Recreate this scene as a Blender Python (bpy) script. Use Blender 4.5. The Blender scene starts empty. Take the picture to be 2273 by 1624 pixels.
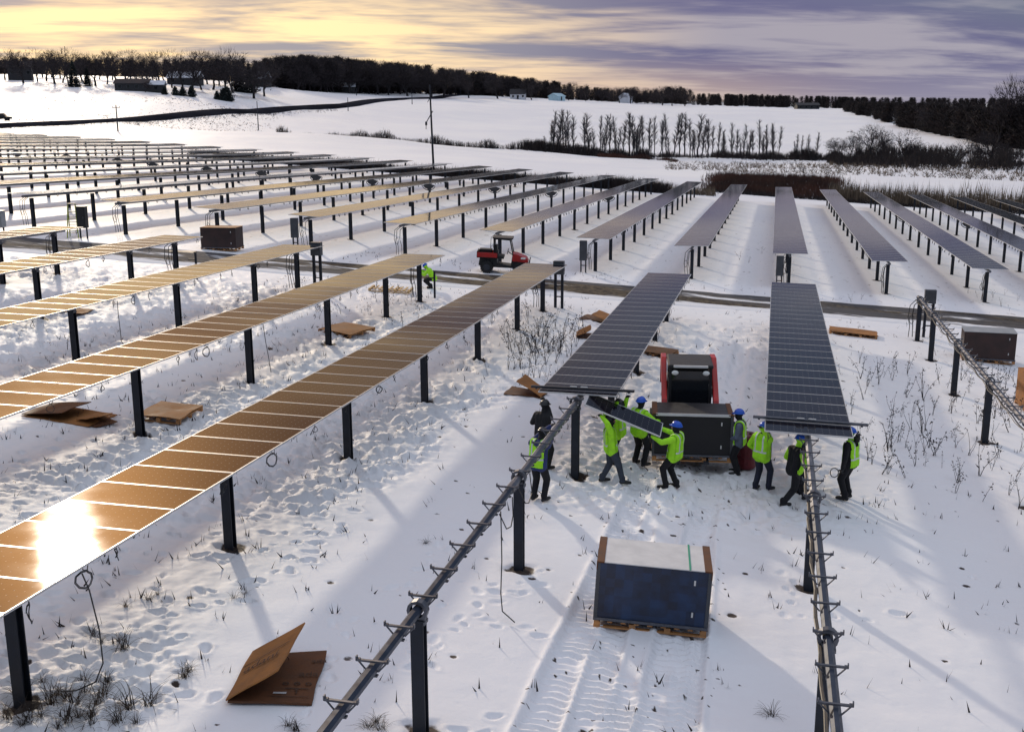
import bpy, bmesh, math, random
import numpy as np
from mathutils import Vector, Matrix
random.seed(7); RNG = np.random.default_rng(11)
scene = bpy.context.scene
COL = scene.collection
R_ = math.radians

# ------------------------------------------------------------------ camera
# picture coordinates used below are those of a 2273 x 1624 view of the photograph
PW, PH, PF = 2273.0, 1624.0, 2444.2
CAM = Vector((0.0, 0.0, 8.61))
YAW, PITCH, ROLL = R_(13.346), R_(13.005), R_(-0.185)
_F = Vector((-math.sin(YAW)*math.cos(PITCH), math.cos(YAW)*math.cos(PITCH), -math.sin(PITCH)))
_R0 = Vector((math.cos(YAW), math.sin(YAW), 0)); _U0 = _R0.cross(_F)
_R = _R0*math.cos(ROLL) + _U0*math.sin(ROLL); _U = -_R0*math.sin(ROLL) + _U0*math.cos(ROLL)
cd = bpy.data.cameras.new('camera'); cam = bpy.data.objects.new('camera', cd); COL.objects.link(cam)
cd.sensor_fit = 'HORIZONTAL'; cd.sensor_width = 36.0; cd.lens = 36.0*PF/PW
cd.clip_start = 0.1; cd.clip_end = 12000
M = Matrix((_R, _U, -_F)).transposed().to_4x4(); M.translation = CAM
cam.matrix_world = M
scene.camera = cam

# ------------------------------------------------------------------ light
SUN_AZ, SUN_EL = R_(36.0), R_(19.0)          # azimuth measured from +Y towards -X
S = Vector((-math.sin(SUN_AZ)*math.cos(SUN_EL), math.cos(SUN_AZ)*math.cos(SUN_EL), math.sin(SUN_EL)))
sl = bpy.data.lights.new('sun', 'SUN'); sl.energy = 2.0; sl.angle = R_(1.9); sl.color = (1.0, 0.88, 0.71)
sun = bpy.data.objects.new('sun', sl); COL.objects.link(sun)
sun.rotation_euler = (-S).to_track_quat('-Z', 'Y').to_euler()

world = bpy.data.worlds.new('World'); scene.world = world; world.use_nodes = True
nt = world.node_tree; nt.nodes.clear()

class NG:
    """small helper that writes node trees"""
    def __init__(s, tree): s.t = tree; s.n = tree.nodes; s.l = tree.links
    def new(s, typ, **kw):
        nd = s.n.new(typ)
        for k, v in kw.items(): setattr(nd, k, v)
        return nd
    def put(s, sock, v):
        if isinstance(v, bpy.types.NodeSocket): s.l.new(v, sock)
        elif v is not None:
            if hasattr(sock.default_value, '__len__') and not hasattr(v, '__len__'): v = (v,)*len(sock.default_value)
            if hasattr(sock.default_value, '__len__') and len(sock.default_value) == 4 and len(v) == 3: v = (*v, 1)
            sock.default_value = v
    def math(s, op, a, b=None, c=None, clamp=False):
        nd = s.new('ShaderNodeMath', operation=op); nd.use_clamp = clamp
        for i, v in enumerate((a, b, c)):
            if v is not None: s.put(nd.inputs[i], v)
        return nd.outputs[0]
    def vmath(s, op, a, b=None, out=0):
        nd = s.new('ShaderNodeVectorMath', operation=op)
        s.put(nd.inputs[0], a)
        if b is not None: s.put(nd.inputs[1], b)
        return nd.outputs['Value'] if op in ('DOT_PRODUCT', 'LENGTH') else nd.outputs[0]
    def ramp(s, v, lo, hi, a=0.0, b=1.0, smooth=True):
        nd = s.new('ShaderNodeMapRange'); nd.interpolation_type = 'SMOOTHSTEP' if smooth else 'LINEAR'
        s.put(nd.inputs[0], v); s.put(nd.inputs[1], lo); s.put(nd.inputs[2], hi); s.put(nd.inputs[3], a); s.put(nd.inputs[4], b)
        return nd.outputs[0]
    def mix(s, f, a, b, mode='MIX'):
        nd = s.new('ShaderNodeMix', data_type='RGBA', blend_type=mode)
        s.put(nd.inputs['Factor'], f); s.put(nd.inputs[6], a); s.put(nd.inputs[7], b)
        return nd.outputs[2]
    def noise(s, vec, scale, detail=4, rough=0.55, dist=0.0):
        nd = s.new('ShaderNodeTexNoise')
        if vec is not None: s.put(nd.inputs['Vector'], vec)
        nd.inputs['Scale'].default_value = scale; nd.inputs['Detail'].default_value = detail
        nd.inputs['Roughness'].default_value = rough; nd.inputs['Distortion'].default_value = dist
        return nd.outputs['Fac']
    def comb(s, x, y, z):
        nd = s.new('ShaderNodeCombineXYZ')
        for i, v in enumerate((x, y, z)): s.put(nd.inputs[i], v)
        return nd.outputs[0]

def build_sky():
    g = NG(nt)
    tc = g.new('ShaderNodeTexCoord')
    d = g.vmath('NORMALIZE', tc.outputs['Generated'])
    sep = g.new('ShaderNodeSeparateXYZ'); g.put(sep.inputs[0], d)
    x, y, z = sep.outputs
    zc = g.math('MAXIMUM', z, 0.0)
    # clear sky behind the clouds
    sky = g.new('ShaderNodeTexSky'); sky.sky_type = 'NISHITA'; sky.sun_disc = False
    sky.sun_elevation = SUN_EL; sky.sun_rotation = -SUN_AZ; sky.altitude = 300; sky.air_density = 1.0; sky.dust_density = 1.5
    clear = g.vmath('MULTIPLY', sky.outputs[0], (0.027, 0.033, 0.042))
    # closeness to the sun
    c = g.vmath('DOT_PRODUCT', d, tuple(S))
    Sh = Vector((S.x, S.y, 0)).normalized()
    hl = g.math('SQRT', g.math('ADD', g.math('MULTIPLY', x, x), g.math('MULTIPLY', y, y)))
    ch = g.math('DIVIDE', g.math('ADD', g.math('MULTIPLY', x, Sh.x), g.math('MULTIPLY', y, Sh.y)), g.math('MAXIMUM', hl, 0.01))
    near = g.ramp(ch, 0.83, 0.985)              # 1 at the sun's bearing
    wide = g.ramp(ch, -0.2, 0.9)
    # cloud sheet: direction projected on a flat layer, so streaks flatten towards the horizon
    den = g.math('ADD', zc, 0.075)
    px = g.math('DIVIDE', x, den); py = g.math('DIVIDE', y, den)
    a = R_(24)                                   # wind bearing of the streaks
    u = g.math('ADD', g.math('MULTIPLY', px, math.cos(a)), g.math('MULTIPLY', py, math.sin(a)))
    v = g.math('SUBTRACT', g.math('MULTIPLY', py, math.cos(a)), g.math('MULTIPLY', px, math.sin(a)))
    p1 = g.comb(g.math('MULTIPLY', u, 0.27), g.math('MULTIPLY', v, 0.42), 1.7)
    n1 = g.noise(p1, 1.5, 6, 0.56, 0.5)
    p2 = g.comb(g.math('MULTIPLY', u, 0.55), g.math('MULTIPLY', v, 1.1), 5.1)
    n2 = g.noise(p2, 1.5, 5, 0.55, 0.35)
    n = g.math('ADD', g.math('MULTIPLY', n1, 0.58), g.math('MULTIPLY', n2, 0.42))
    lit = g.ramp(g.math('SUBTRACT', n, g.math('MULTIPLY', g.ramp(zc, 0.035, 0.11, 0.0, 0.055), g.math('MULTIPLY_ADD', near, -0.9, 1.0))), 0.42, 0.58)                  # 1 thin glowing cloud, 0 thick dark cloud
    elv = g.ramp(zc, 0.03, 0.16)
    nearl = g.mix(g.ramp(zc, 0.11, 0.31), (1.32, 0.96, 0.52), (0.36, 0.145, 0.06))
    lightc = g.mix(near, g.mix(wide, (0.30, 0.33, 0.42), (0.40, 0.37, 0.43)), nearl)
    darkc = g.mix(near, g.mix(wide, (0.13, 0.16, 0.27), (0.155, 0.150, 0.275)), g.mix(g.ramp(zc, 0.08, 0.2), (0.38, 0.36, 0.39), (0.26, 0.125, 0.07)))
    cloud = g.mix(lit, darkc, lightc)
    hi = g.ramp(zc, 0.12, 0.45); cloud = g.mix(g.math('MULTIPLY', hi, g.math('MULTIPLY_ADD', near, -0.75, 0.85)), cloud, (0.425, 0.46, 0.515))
    # peach low band by the sun's side
    low = g.math('MULTIPLY', g.ramp(zc, 0.0, 0.05, 1.0, 0.0), g.ramp(ch, 0.72, 0.93))
    cloud = g.mix(g.math('MULTIPLY', low, 0.8), cloud, (0.95, 0.66, 0.42))
    lowr = g.math('MULTIPLY', g.ramp(zc, 0.0, 0.05, 1.0, 0.0), g.ramp(ch, 0.93, 0.66))
    cloud = g.mix(g.math('MULTIPLY', lowr, 0.75), cloud, (0.39, 0.36, 0.43))
    # blue opens away from the sun and overhead
    gap = g.math('MULTIPLY', g.ramp(g.math('ADD', g.math('MULTIPLY', zc, 3.0), g.math('MULTIPLY', ch, -0.9)), -0.50, -0.24), g.ramp(n1, 0.68, 0.40, 0.45, 1.0))
    gap = g.math('MULTIPLY', g.math('MULTIPLY', gap, g.ramp(zc, 0.25, 0.6, 0.85, 0.35)), g.math('MULTIPLY_ADD', near, -0.95, 1.0))
    col = g.mix(gap, cloud, clear)
    # veil lit by the hidden sun
    ang = g.math('ARCCOSINE', g.math('MINIMUM', c, 0.99999))
    def lobe(sig): 
        q = g.math('DIVIDE', ang, sig)
        return g.math('EXPONENT', g.math('MULTIPLY', g.math('MULTIPLY', q, q), -0.5))
    au = g.vmath('SCALE', (1.0, 0.66, 0.30), None); 
    au = g.mix(1.0, (0, 0, 0), (1.0, 0.50, 0.17))
    s1 = g.new('ShaderNodeVectorMath', operation='SCALE'); g.put(s1.inputs[0], au); g.put(s1.inputs['Scale'], g.math('ADD', g.math('MULTIPLY', lobe(R_(4.0)), 5.0), g.math('MULTIPLY', lobe(R_(7.5)), 0.8)))
    col = g.vmath('ADD', col, s1.outputs[0])
    # a thin overcast is brighter overhead than along the horizon
    s2 = g.new('ShaderNodeVectorMath', operation='SCALE'); g.put(s2.inputs[0], col); g.put(s2.inputs['Scale'], g.math('MULTIPLY_ADD', g.ramp(zc, 0.25, 0.95), 16.5, 10.0))
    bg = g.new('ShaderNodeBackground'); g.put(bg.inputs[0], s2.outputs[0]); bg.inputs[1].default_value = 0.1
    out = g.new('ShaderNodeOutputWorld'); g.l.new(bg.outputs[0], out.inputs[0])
build_sky()
world.cycles.sampling_method = 'MANUAL'; world.cycles.sample_map_resolution = 1024

vs = scene.view_settings
vs.view_transform = 'Standard'; vs.look = 'None'; vs.exposure = 0.0; vs.gamma = 1.0; vs.use_curve_mapping = False
scene.render.engine = 'CYCLES'
scene.cycles.use_denoising = True
scene.cycles.max_bounces = 6; scene.cycles.diffuse_bounces = 3; scene.cycles.glossy_bounces = 3
scene.cycles.transparent_max_bounces = 8; scene.cycles.sample_clamp_indirect = 8.0

# ------------------------------------------------------------------ helpers
def ray(px, py):
    return (_F + _R*((px-PW/2)/PF) + _U*((PH/2-py)/PF)).normalized()

def smooth(a, b, x):
    t = np.clip((x-a)/(b-a), 0, 1); return t*t*(3-2*t)

# terrain: the array field is a gently falling, cross-sloped plane; beyond it control points (bearing by picture column, distance, height)
_PY = np.array([-60, 0, 20, 35, 50, 65, 100, 145, 170, 260]); _PZ = np.array([0.9, 0, -.49, -.78, -1.03, -1.36, -2.05, -2.95, -3.3, -3.6])
def near_z(x, y):
    y = np.asarray(y, float); x = np.asarray(x, float)
    g = np.interp(y, _PY, _PZ)
    # smooth the profile a little
    g = (g + np.interp(y-5, _PY, _PZ) + np.interp(y+5, _PY, _PZ))/3
    sx = -0.0716 + 0.0095*smooth(45, 145, y)
    xx = np.where(np.abs(x) < 95, x, np.sign(x)*(95 + 20*np.log1p((np.abs(x)-95).clip(0)/20)))
    return g + sx*xx
_ctl = []   # (px, py, r)
for t in [(2273,425,180),(2050,394,205),(1840,418,172),(2273,400,215),(1950,372,240),(1500,372,238),(1700,372,240),(2250,372,245),(1300,346,290),(1500,352,285),(1800,358,280),(2100,352,290),(2273,345,300),
          (620,306,280),(800,313,285),(1000,324,285),(1200,336,285),(1750,292,420),(1500,280,430),(1300,270,430),(1100,270,430),(1700,243,600),(1880,250,560),(2000,281,450),(2200,320,335),(2273,330,330),(2100,300,390),
          (1100,217,620),(1300,224,620),(1500,237,640),(1000,240,470),(900,243,450),(800,260,400),(700,284,320),(0,282,260),(300,269,310),(573,252,370),(770,236,450),(960,219,580),
          (0,250,320),(0,205,390),(0,182,425),(200,192,425),(400,203,410),(400,220,370),(300,240,345),(600,212,450),(550,187,500),(700,205,540),(900,207,600),(0,296,232),(600,291,250),(300,291,240),(800,300,262),
          (0,165,560),(400,172,600),(700,195,680),(1100,212,720),(1500,230,760),(1800,236,800),(2100,240,800),(2273,243,800),
          (0,180,1500),(500,190,1500),(1100,215,1500),(1700,238,1500),(2273,243,1500),(-400,300,215),(-400,270,270),(-400,190,420),(-400,165,600),(2600,430,185),(2600,350,290),(2600,300,420),(2600,240,800),(-400,180,1500),(2600,243,1500)]:
    d = ray(t[0], t[1]); k = t[2]/math.hypot(d.x, d.y)
    _ctl.append((d.x*k, d.y*k, CAM.z + d.z*k))
for yy in (-120, -40, 30, 90, 135, 150):
    for xx in (-240, -160, -90, -40, 0, 30, 80, 150): _ctl.append((xx, yy, float(near_z(xx, yy))))
for aa in range(60, 320, 20):
    for rr in (350, 1500): _ctl.append((rr*math.sin(R_(aa)), rr*math.cos(R_(aa)), -2 + rr*0.004))
_ctl = np.array(_ctl)
def _phi(d): return d
_D = np.hypot(_ctl[:, None, 0]-_ctl[None, :, 0], _ctl[:, None, 1]-_ctl[None, :, 1])
_n = len(_ctl); _A = np.zeros((_n+3, _n+3)); _A[:_n, :_n] = _D - 6.0*np.eye(_n)*0
_A[:_n, :_n] += np.eye(_n)*-4.0
_A[:_n, _n] = 1; _A[:_n, _n+1] = _ctl[:, 0]/1000; _A[:_n, _n+2] = _ctl[:, 1]/1000; _A[_n:, :_n] = _A[:_n, _n:].T
_w = np.linalg.solve(_A, np.concatenate([_ctl[:, 2], [0, 0, 0]]))
def far_z(x, y):
    x = np.asarray(x, float).ravel(); y = np.asarray(y, float).ravel(); o = np.zeros_like(x)
    for i in range(0, len(x), 20000):
        xs, ys = x[i:i+20000], y[i:i+20000]
        D = np.hypot(xs[:, None]-_ctl[None, :, 0], ys[:, None]-_ctl[None, :, 1])
        o[i:i+20000] = D@_w[:_n] + _w[_n] + _w[_n+1]*xs/1000 + _w[_n+2]*ys/1000
    return o
def ground_z(x, y):
    x = np.asarray(x, float); y = np.asarray(y, float); sh = np.broadcast(x, y).shape
    x = np.broadcast_to(x, sh).ravel(); y = np.broadcast_to(y, sh).ravel()
    r = np.hypot(x, y-60)
    t = smooth(98, 125, r); z = near_z(x, y)
    m = t > 0
    if m.any(): z = z.copy(); z[m] = z[m]*(1-t[m]) + far_z(x[m], y[m])*t[m]
    return z.reshape(sh)
def gz(x, y): return float(ground_z(np.array([x]), np.array([y]))[0])
def at(px, py, r=None):
    """point of the terrain seen at a picture position, or at horizontal distance r"""
    d = ray(px, py)
    if r is not None:
        k = r/math.hypot(d.x, d.y); X = CAM + d*k
        return Vector((X.x, X.y, gz(X.x, X.y)))
    ts = np.concatenate([np.arange(8, 120, 0.05), np.arange(120, 900, 0.5)])
    xs, ys, zs = CAM.x+ts*d.x, CAM.y+ts*d.y, CAM.z+ts*d.z
    i = int(np.argmax(zs < ground_z(xs, ys)))
    return Vector((xs[i], ys[i], gz(xs[i], ys[i])))
def on(x, y, dz=0.0): return Vector((x, y, gz(x, y)+dz))

class MB:
    """collects simple solids and links them as one mesh object"""
    def __init__(s): s.v = []; s.f = []; s.m = []
    def add(s, vs, fs, mi=0):
        b = len(s.v); s.v += [tuple(q) for q in vs]; s.f += [tuple(b+i for i in f) for f in fs]; s.m += [mi]*len(fs); return s
    def box(s, c, size, rot=None, mi=0, bev=0.0):
        hx, hy, hz = size[0]/2, size[1]/2, size[2]/2
        c = Vector(c)
        if bev <= 0:
            pts = [Vector((a*hx, b*hy, d*hz)) for d in (-1, 1) for a, b in ((-1, -1), (1, -1), (1, 1), (-1, 1))]
            fs = [(3, 2, 1, 0), (4, 5, 6, 7), (0, 1, 5, 4), (1, 2, 6, 5), (2, 3, 7, 6), (3, 0, 4, 7)]
        else:
            bm = bmesh.new(); bmesh.ops.create_cube(bm, size=1.0)
            for v in bm.verts: v.co = Vector((v.co.x*size[0], v.co.y*size[1], v.co.z*size[2]))
            bmesh.ops.bevel(bm, geom=list(bm.edges), offset=min(bev, min(size)*.45), segments=2, affect='EDGES', profile=0.6)
            bm.verts.index_update(); pts = [v.co.copy() for v in bm.verts]; fs = [tuple(v.index for v in f.verts) for f in bm.faces]; bm.free()
        if rot is not None: pts = [rot @ p for p in pts]
        return s.add([p + c for p in pts], fs, mi)
    def tube(s, p0, p1, r0, r1=None, n=8, mi=0, caps=True, phase=0.0):
        p0, p1 = Vector(p0), Vector(p1); r1 = r0 if r1 is None else r1
        ax = (p1-p0)
        if ax.length < 1e-6: return s
        ax.normalize(); up = Vector((0, 0, 1)) if abs(ax.z) < 0.95 else Vector((1, 0, 0))
        e1 = ax.cross(up).normalized(); e2 = ax.cross(e1)
        vs = []
        for p, r in ((p0, r0), (p1, r1)):
            for k in range(n):
                a = 2*math.pi*k/n + phase; vs.append(p + (e1*math.cos(a)+e2*math.sin(a))*r)
        fs = [(k, (k+1) % n, n+(k+1) % n, n+k) for k in range(n)]
        if caps: fs += [tuple(range(n-1, -1, -1)), tuple(range(n, 2*n))]
        return s.add(vs, fs, mi)
    def path(s, pts, r, n=5, mi=0, taper=None):
        for i in range(len(pts)-1):
            r0 = r if taper is None else r*(1+(taper-1)*i/(len(pts)-1)); r1 = r if taper is None else r*(1+(taper-1)*(i+1)/(len(pts)-1))
            s.tube(pts[i], pts[i+1], r0, r1, n, mi)
        return s
    def prism(s, poly, axis, depth, mi=0, origin=(0, 0, 0)):
        """poly: 2D outline; axis 'x','y','z' extruded +-depth/2"""
        n = len(poly); vs = []
        for d in (-depth/2, depth/2):
            for a, b in poly:
                vs.append({'x': (d, a, b), 'y': (a, d, b), 'z': (a, b, d)}[axis])
        o = Vector(origin)
        fs = [tuple(range(n-1, -1, -1)), tuple(range(n, 2*n))] + [(k, (k+1) % n, n+(k+1) % n, n+k) for k in range(n)]
        return s.add([Vector(v)+o for v in vs], fs, mi)
    def tri(s, a, b, c, mi=0): return s.add([a, b, c], [(0, 1, 2)], mi)
    def quad(s, a, b, c, d, mi=0): return s.add([a, b, c, d], [(0, 1, 2, 3)], mi)
    def sphere(s, c, r, n=10, m=6, mi=0, sc=(1, 1, 1), rot=None):
        vs = [(0, 0, -1)]
        for j in range(1, m):
            ph = -math.pi/2 + math.pi*j/m
            for k in range(n): vs.append((math.cos(ph)*math.cos(2*math.pi*k/n), math.cos(ph)*math.sin(2*math.pi*k/n), math.sin(ph)))
        vs.append((0, 0, 1)); fs = []
        for k in range(n):
            fs.append((0, 1+(k+1) % n, 1+k))
            for j in range(m-2): a = 1+j*n; fs.append((a+k, a+(k+1) % n, a+n+(k+1) % n, a+n+k))
            a = 1+(m-2)*n; fs.append((a+k, a+(k+1) % n, len(vs)-1))
        P = [Vector((v[0]*r*sc[0], v[1]*r*sc[1], v[2]*r*sc[2])) for v in vs]
        if rot is not None: P = [rot @ p for p in P]
        return s.add([p+Vector(c) for p in P], fs, mi)
    def mesh(s, name, mats, smooth_=False):
        me = bpy.data.meshes.new(name); me.from_pydata(s.v, [], s.f)
        for m in (mats if isinstance(mats, (list, tuple)) else [mats]): me.materials.append(m)
        me.polygons.foreach_set('material_index', s.m)
        if smooth_: me.polygons.foreach_set('use_smooth', [True]*len(s.f))
        me.update(); return me
    def build(s, name, mats, parent=None, smooth_=False):
        return link(name, s.mesh(name, mats, smooth_), parent)

def link(name, me, parent=None, loc=None):
    o = bpy.data.objects.new(name, me); COL.objects.link(o)
    if parent is not None: o.parent = parent
    if loc is not None: o.location = loc
    return o
def empty(name, loc=(0, 0, 0), rz=0.0, rot=None):
    o = bpy.data.objects.new(name, None); COL.objects.link(o); o.location = loc
    o.rotation_euler = (0, 0, rz) if rot is None else rot
    o.empty_display_size = 0.2
    return o
def tag(o, label=None, cat=None, group=None, kind=None):
    if label: o['label'] = label
    if cat: o['category'] = cat
    if group: o['group'] = group
    if kind: o['kind'] = kind
    return o
def child_copies(o, parent):
    c = o.copy(); COL.objects.link(c); c.parent = parent; return c
def copy_tree(o, parent=None):
    c = o.copy(); COL.objects.link(c); c.parent = parent
    for ch in [q for q in KIDS.get(o.name, o.children)]: copy_tree(ch, c)
    return c
KIDS = {}
RX = lambda a: Matrix.Rotation(a, 3, 'X')
RY = lambda a: Matrix.Rotation(a, 3, 'Y')
RZ = lambda a: Matrix.Rotation(a, 3, 'Z')

# ------------------------------------------------------------------ materials
def mat(name, col, rough=0.7, metal=0.0, var=0.0, scale=4.0, bump=0.0, bscale=None, spec=0.5, stretch=None, var_col=None):
    m = bpy.data.materials.new(name); m.use_nodes = True; g = NG(m.node_tree)
    b = m.node_tree.nodes['Principled BSDF']
    b.inputs['Roughness'].default_value = rough; b.inputs['Metallic'].default_value = metal
    b.inputs['Specular IOR Level'].default_value = spec
    tc = g.new('ShaderNodeTexCoord'); vec = tc.outputs['Object']
    if stretch: vec = g.vmath('MULTIPLY', vec, stretch)
    if var > 0 or var_col:
        n = g.noise(vec, scale, 5, 0.6)
        f = g.ramp(n, 0.3, 0.7)
        c2 = var_col if var_col else tuple(c*(1-var) for c in col)
        c1 = col if var_col else tuple(min(1, c*(1+var)) for c in col)
        g.put(b.inputs['Base Color'], g.mix(f, c2, c1))
        g.put(b.inputs['Roughness'], g.ramp(n, 0.3, 0.7, max(0.02, rough-0.08), min(1, rough+0.08)))
    else: g.put(b.inputs['Base Color'], col)
    if bump > 0:
        bn = g.new('ShaderNodeBump'); bn.inputs['Strength'].default_value = bump; bn.inputs['Distance'].default_value = 0.02
        g.put(bn.inputs['Height'], g.noise(vec, bscale or scale*3, 5, 0.6)); g.l.new(bn.outputs[0], b.inputs['Normal'])
    return m

MT = {}
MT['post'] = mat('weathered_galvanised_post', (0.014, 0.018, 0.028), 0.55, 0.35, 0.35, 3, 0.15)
MT['tube'] = mat('torque_tube_steel', (0.15, 0.155, 0.18), 0.38, 0.7, 0.2, 5)
MT['dark'] = mat('dark_steel', (0.035, 0.038, 0.048), 0.5, 0.3, 0.2, 6)
MT['bracket'] = mat('bracket_steel', (0.11, 0.115, 0.135), 0.42, 0.6, 0.2, 8)
MT['alu'] = mat('anodised_aluminium', (0.62, 0.62, 0.62), 0.42, 0.55)
MT['cable'] = mat('black_cable', (0.012, 0.012, 0.014), 0.5)
MT['box'] = mat('grey_enclosure_paint', (0.055, 0.06, 0.07), 0.45, 0.1, 0.15, 3)
MT['boxlight'] = mat('pale_grey_enclosure', (0.30, 0.31, 0.32), 0.5, 0.0, 0.15, 3)
MT['card'] = mat('corrugated_cardboard', (0.29, 0.120, 0.030), 0.8, 0, 0.2, 3, 0.1, 30)
MT['carddark'] = mat('dark_cardboard', (0.105, 0.038, 0.012), 0.75, 0, 0.25, 3, 0.1, 30)  # cardboard in a darker brown than the plain sheets
MT['ink'] = mat('dark_print_ink', (0.055, 0.028, 0.016), 0.8)
MT['wood'] = mat('pallet_wood', (0.42, 0.20, 0.075), 0.75, 0, 0.3, 3, 0.2, 12, stretch=(1, 6, 6))
MT['woodpale'] = mat('fresh_pallet_wood', (0.55, 0.36, 0.16), 0.75, 0, 0.25, 3, 0.2, 12, stretch=(1, 6, 6))
MT['red'] = mat('red_machine_paint', (0.42, 0.012, 0.012), 0.35, 0, 0.15, 3)
MT['black'] = mat('black_plastic', (0.012, 0.012, 0.014), 0.55, 0, 0.2, 5)
MT['rubber'] = mat('tyre_rubber', (0.014, 0.014, 0.015), 0.85, 0, 0.3, 8, 0.3)
MT['white'] = mat('white_sheet', (0.62, 0.61, 0.60), 0.6, 0, 0.08, 3)
MT['lamp'] = mat('headlamp_lens', (0.85, 0.85, 0.82), 0.15, 0.0)
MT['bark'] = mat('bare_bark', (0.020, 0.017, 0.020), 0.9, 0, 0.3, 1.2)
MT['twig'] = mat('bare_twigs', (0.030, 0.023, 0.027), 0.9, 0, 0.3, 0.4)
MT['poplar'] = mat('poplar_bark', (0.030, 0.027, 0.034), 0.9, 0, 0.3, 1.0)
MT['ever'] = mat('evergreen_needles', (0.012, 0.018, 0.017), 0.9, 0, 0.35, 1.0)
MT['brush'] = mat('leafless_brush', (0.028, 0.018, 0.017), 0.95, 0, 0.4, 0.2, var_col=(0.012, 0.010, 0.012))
MT['reed'] = mat('dry_reeds', (0.085, 0.030, 0.018), 0.9, 0, 0.4, 0.15, var_col=(0.02, 0.007, 0.006))
MT['reedpale'] = mat('pale_dry_grass', (0.20, 0.15, 0.10), 0.9, 0, 0.4, 0.6, var_col=(0.05, 0.036, 0.028))
MT['weed'] = mat('dead_weed', (0.026, 0.019, 0.020), 0.9, 0, 0.35, 2)
MT['grass'] = mat('dead_grass', (0.055, 0.036, 0.022), 0.9, 0, 0.4, 3, var_col=(0.014, 0.010, 0.010))
MT['lime'] = mat('lime_high_visibility_cloth', (0.36, 0.80, 0.015), 0.75, 0, 0.12, 8, 0.3, 14)
MT['reflect'] = mat('silver_reflective_tape', (0.62, 0.64, 0.66), 0.35, 0.3)
MT['cloth'] = mat('black_work_cloth', (0.006, 0.006, 0.009), 0.85, 0, 0.3, 6, 0.3, 14)
MT['navy'] = mat('navy_work_trousers', (0.014, 0.017, 0.036), 0.85, 0, 0.3, 6, 0.3, 14)
MT['greypants'] = mat('slate_work_trousers', (0.035, 0.045, 0.065), 0.85, 0, 0.25, 6, 0.3, 14)
MT['bluejacket'] = mat('blue_jacket', (0.020, 0.035, 0.13), 0.8, 0, 0.2, 6, 0.3, 14)
MT['greysleeve'] = mat('grey_hoodie', (0.10, 0.12, 0.17), 0.85, 0, 0.2, 6, 0.3, 14)
MT['skin'] = mat('skin', (0.48, 0.27, 0.18), 0.55, 0, 0.08, 20)
MT['glove'] = mat('work_glove', (0.02, 0.02, 0.022), 0.8)
MT['tanglove'] = mat('tan_work_glove', (0.28, 0.14, 0.06), 0.8)
MT['boot'] = mat('black_boots', (0.010, 0.010, 0.011), 0.6)
MT['hatblue'] = mat('blue_hard_hat', (0.010, 0.085, 0.50), 0.30, 0, 0.05, 3)
MT['hatblack'] = mat('black_hard_hat', (0.012, 0.012, 0.014), 0.35)
MT['ladder'] = mat('yellow_green_fibreglass', (0.30, 0.36, 0.03), 0.5)
MT['wall'] = mat('pale_siding', (0.55, 0.56, 0.60), 0.7, 0, 0.1, 0.5)
MT['wallblue'] = mat('pale_blue_metal_siding', (0.42, 0.60, 0.68), 0.5, 0.1, 0.1, 0.5)
MT['walldark'] = mat('dark_siding', (0.018, 0.018, 0.022), 0.7, 0, 0.2, 0.5)
MT['roofsnow'] = mat('snowy_roof', (0.62, 0.65, 0.72), 0.7, 0, 0.12, 0.4)
MT['glass'] = mat('dark_window_glass', (0.01, 0.012, 0.016), 0.08)
MT['asphalt'] = mat('old_asphalt', (0.022, 0.022, 0.028), 1.0, 0, 0.3, 0.05, spec=0.0)
MT['drum'] = mat('dark_red_plastic', (0.15, 0.012, 0.018), 0.45, 0, 0.2, 3)
MT['tape'] = mat('green_strap', (0.03, 0.30, 0.17), 0.5)
MT['crateglass'] = mat('stacked_blue_modules', (0.006, 0.030, 0.10), 0.28, 0, 0.5, 2.2)
def cells_material():
    m = bpy.data.materials.new('film_wrapped_blue_modules'); m.use_nodes = True; g = NG(m.node_tree); b = m.node_tree.nodes['Principled BSDF']
    tc = g.new('ShaderNodeTexCoord'); P = tc.outputs['Object']; cell = g.new('ShaderNodeTexWhiteNoise'); cell.noise_dimensions = '3D'
    sn = g.new('ShaderNodeVectorMath', operation='SNAP'); g.put(sn.inputs[0], g.vmath('ADD', P, (0.03, 0.03, 0.02))); sn.inputs[1].default_value = (0.159, 5.0, 0.159); g.l.new(sn.outputs[0], cell.inputs['Vector'])
    soft = g.noise(P, 3.0, 4, 0.6)
    f = g.math('ADD', g.math('MULTIPLY', cell.outputs['Value'], 0.22), g.math('MULTIPLY', soft, 0.8))
    g.put(b.inputs['Base Color'], g.mix(g.ramp(f, 0.25, 0.85), (0.003, 0.009, 0.028), (0.007, 0.034, 0.105)))
    b.inputs['Roughness'].default_value = 0.3
    bn = g.new('ShaderNodeBump'); bn.inputs['Strength'].default_value = 0.25; bn.inputs['Distance'].default_value = 0.01; g.put(bn.inputs['Height'], g.noise(P, 6.0, 3, 0.5, 1.5)); g.l.new(bn.outputs[0], b.inputs['Normal'])
    return m
MT['crateglass'] = cells_material()
MT['clod'] = mat('frozen_soil', (0.05, 0.035, 0.028), 0.95, 0, 0.4, 5)

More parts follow.
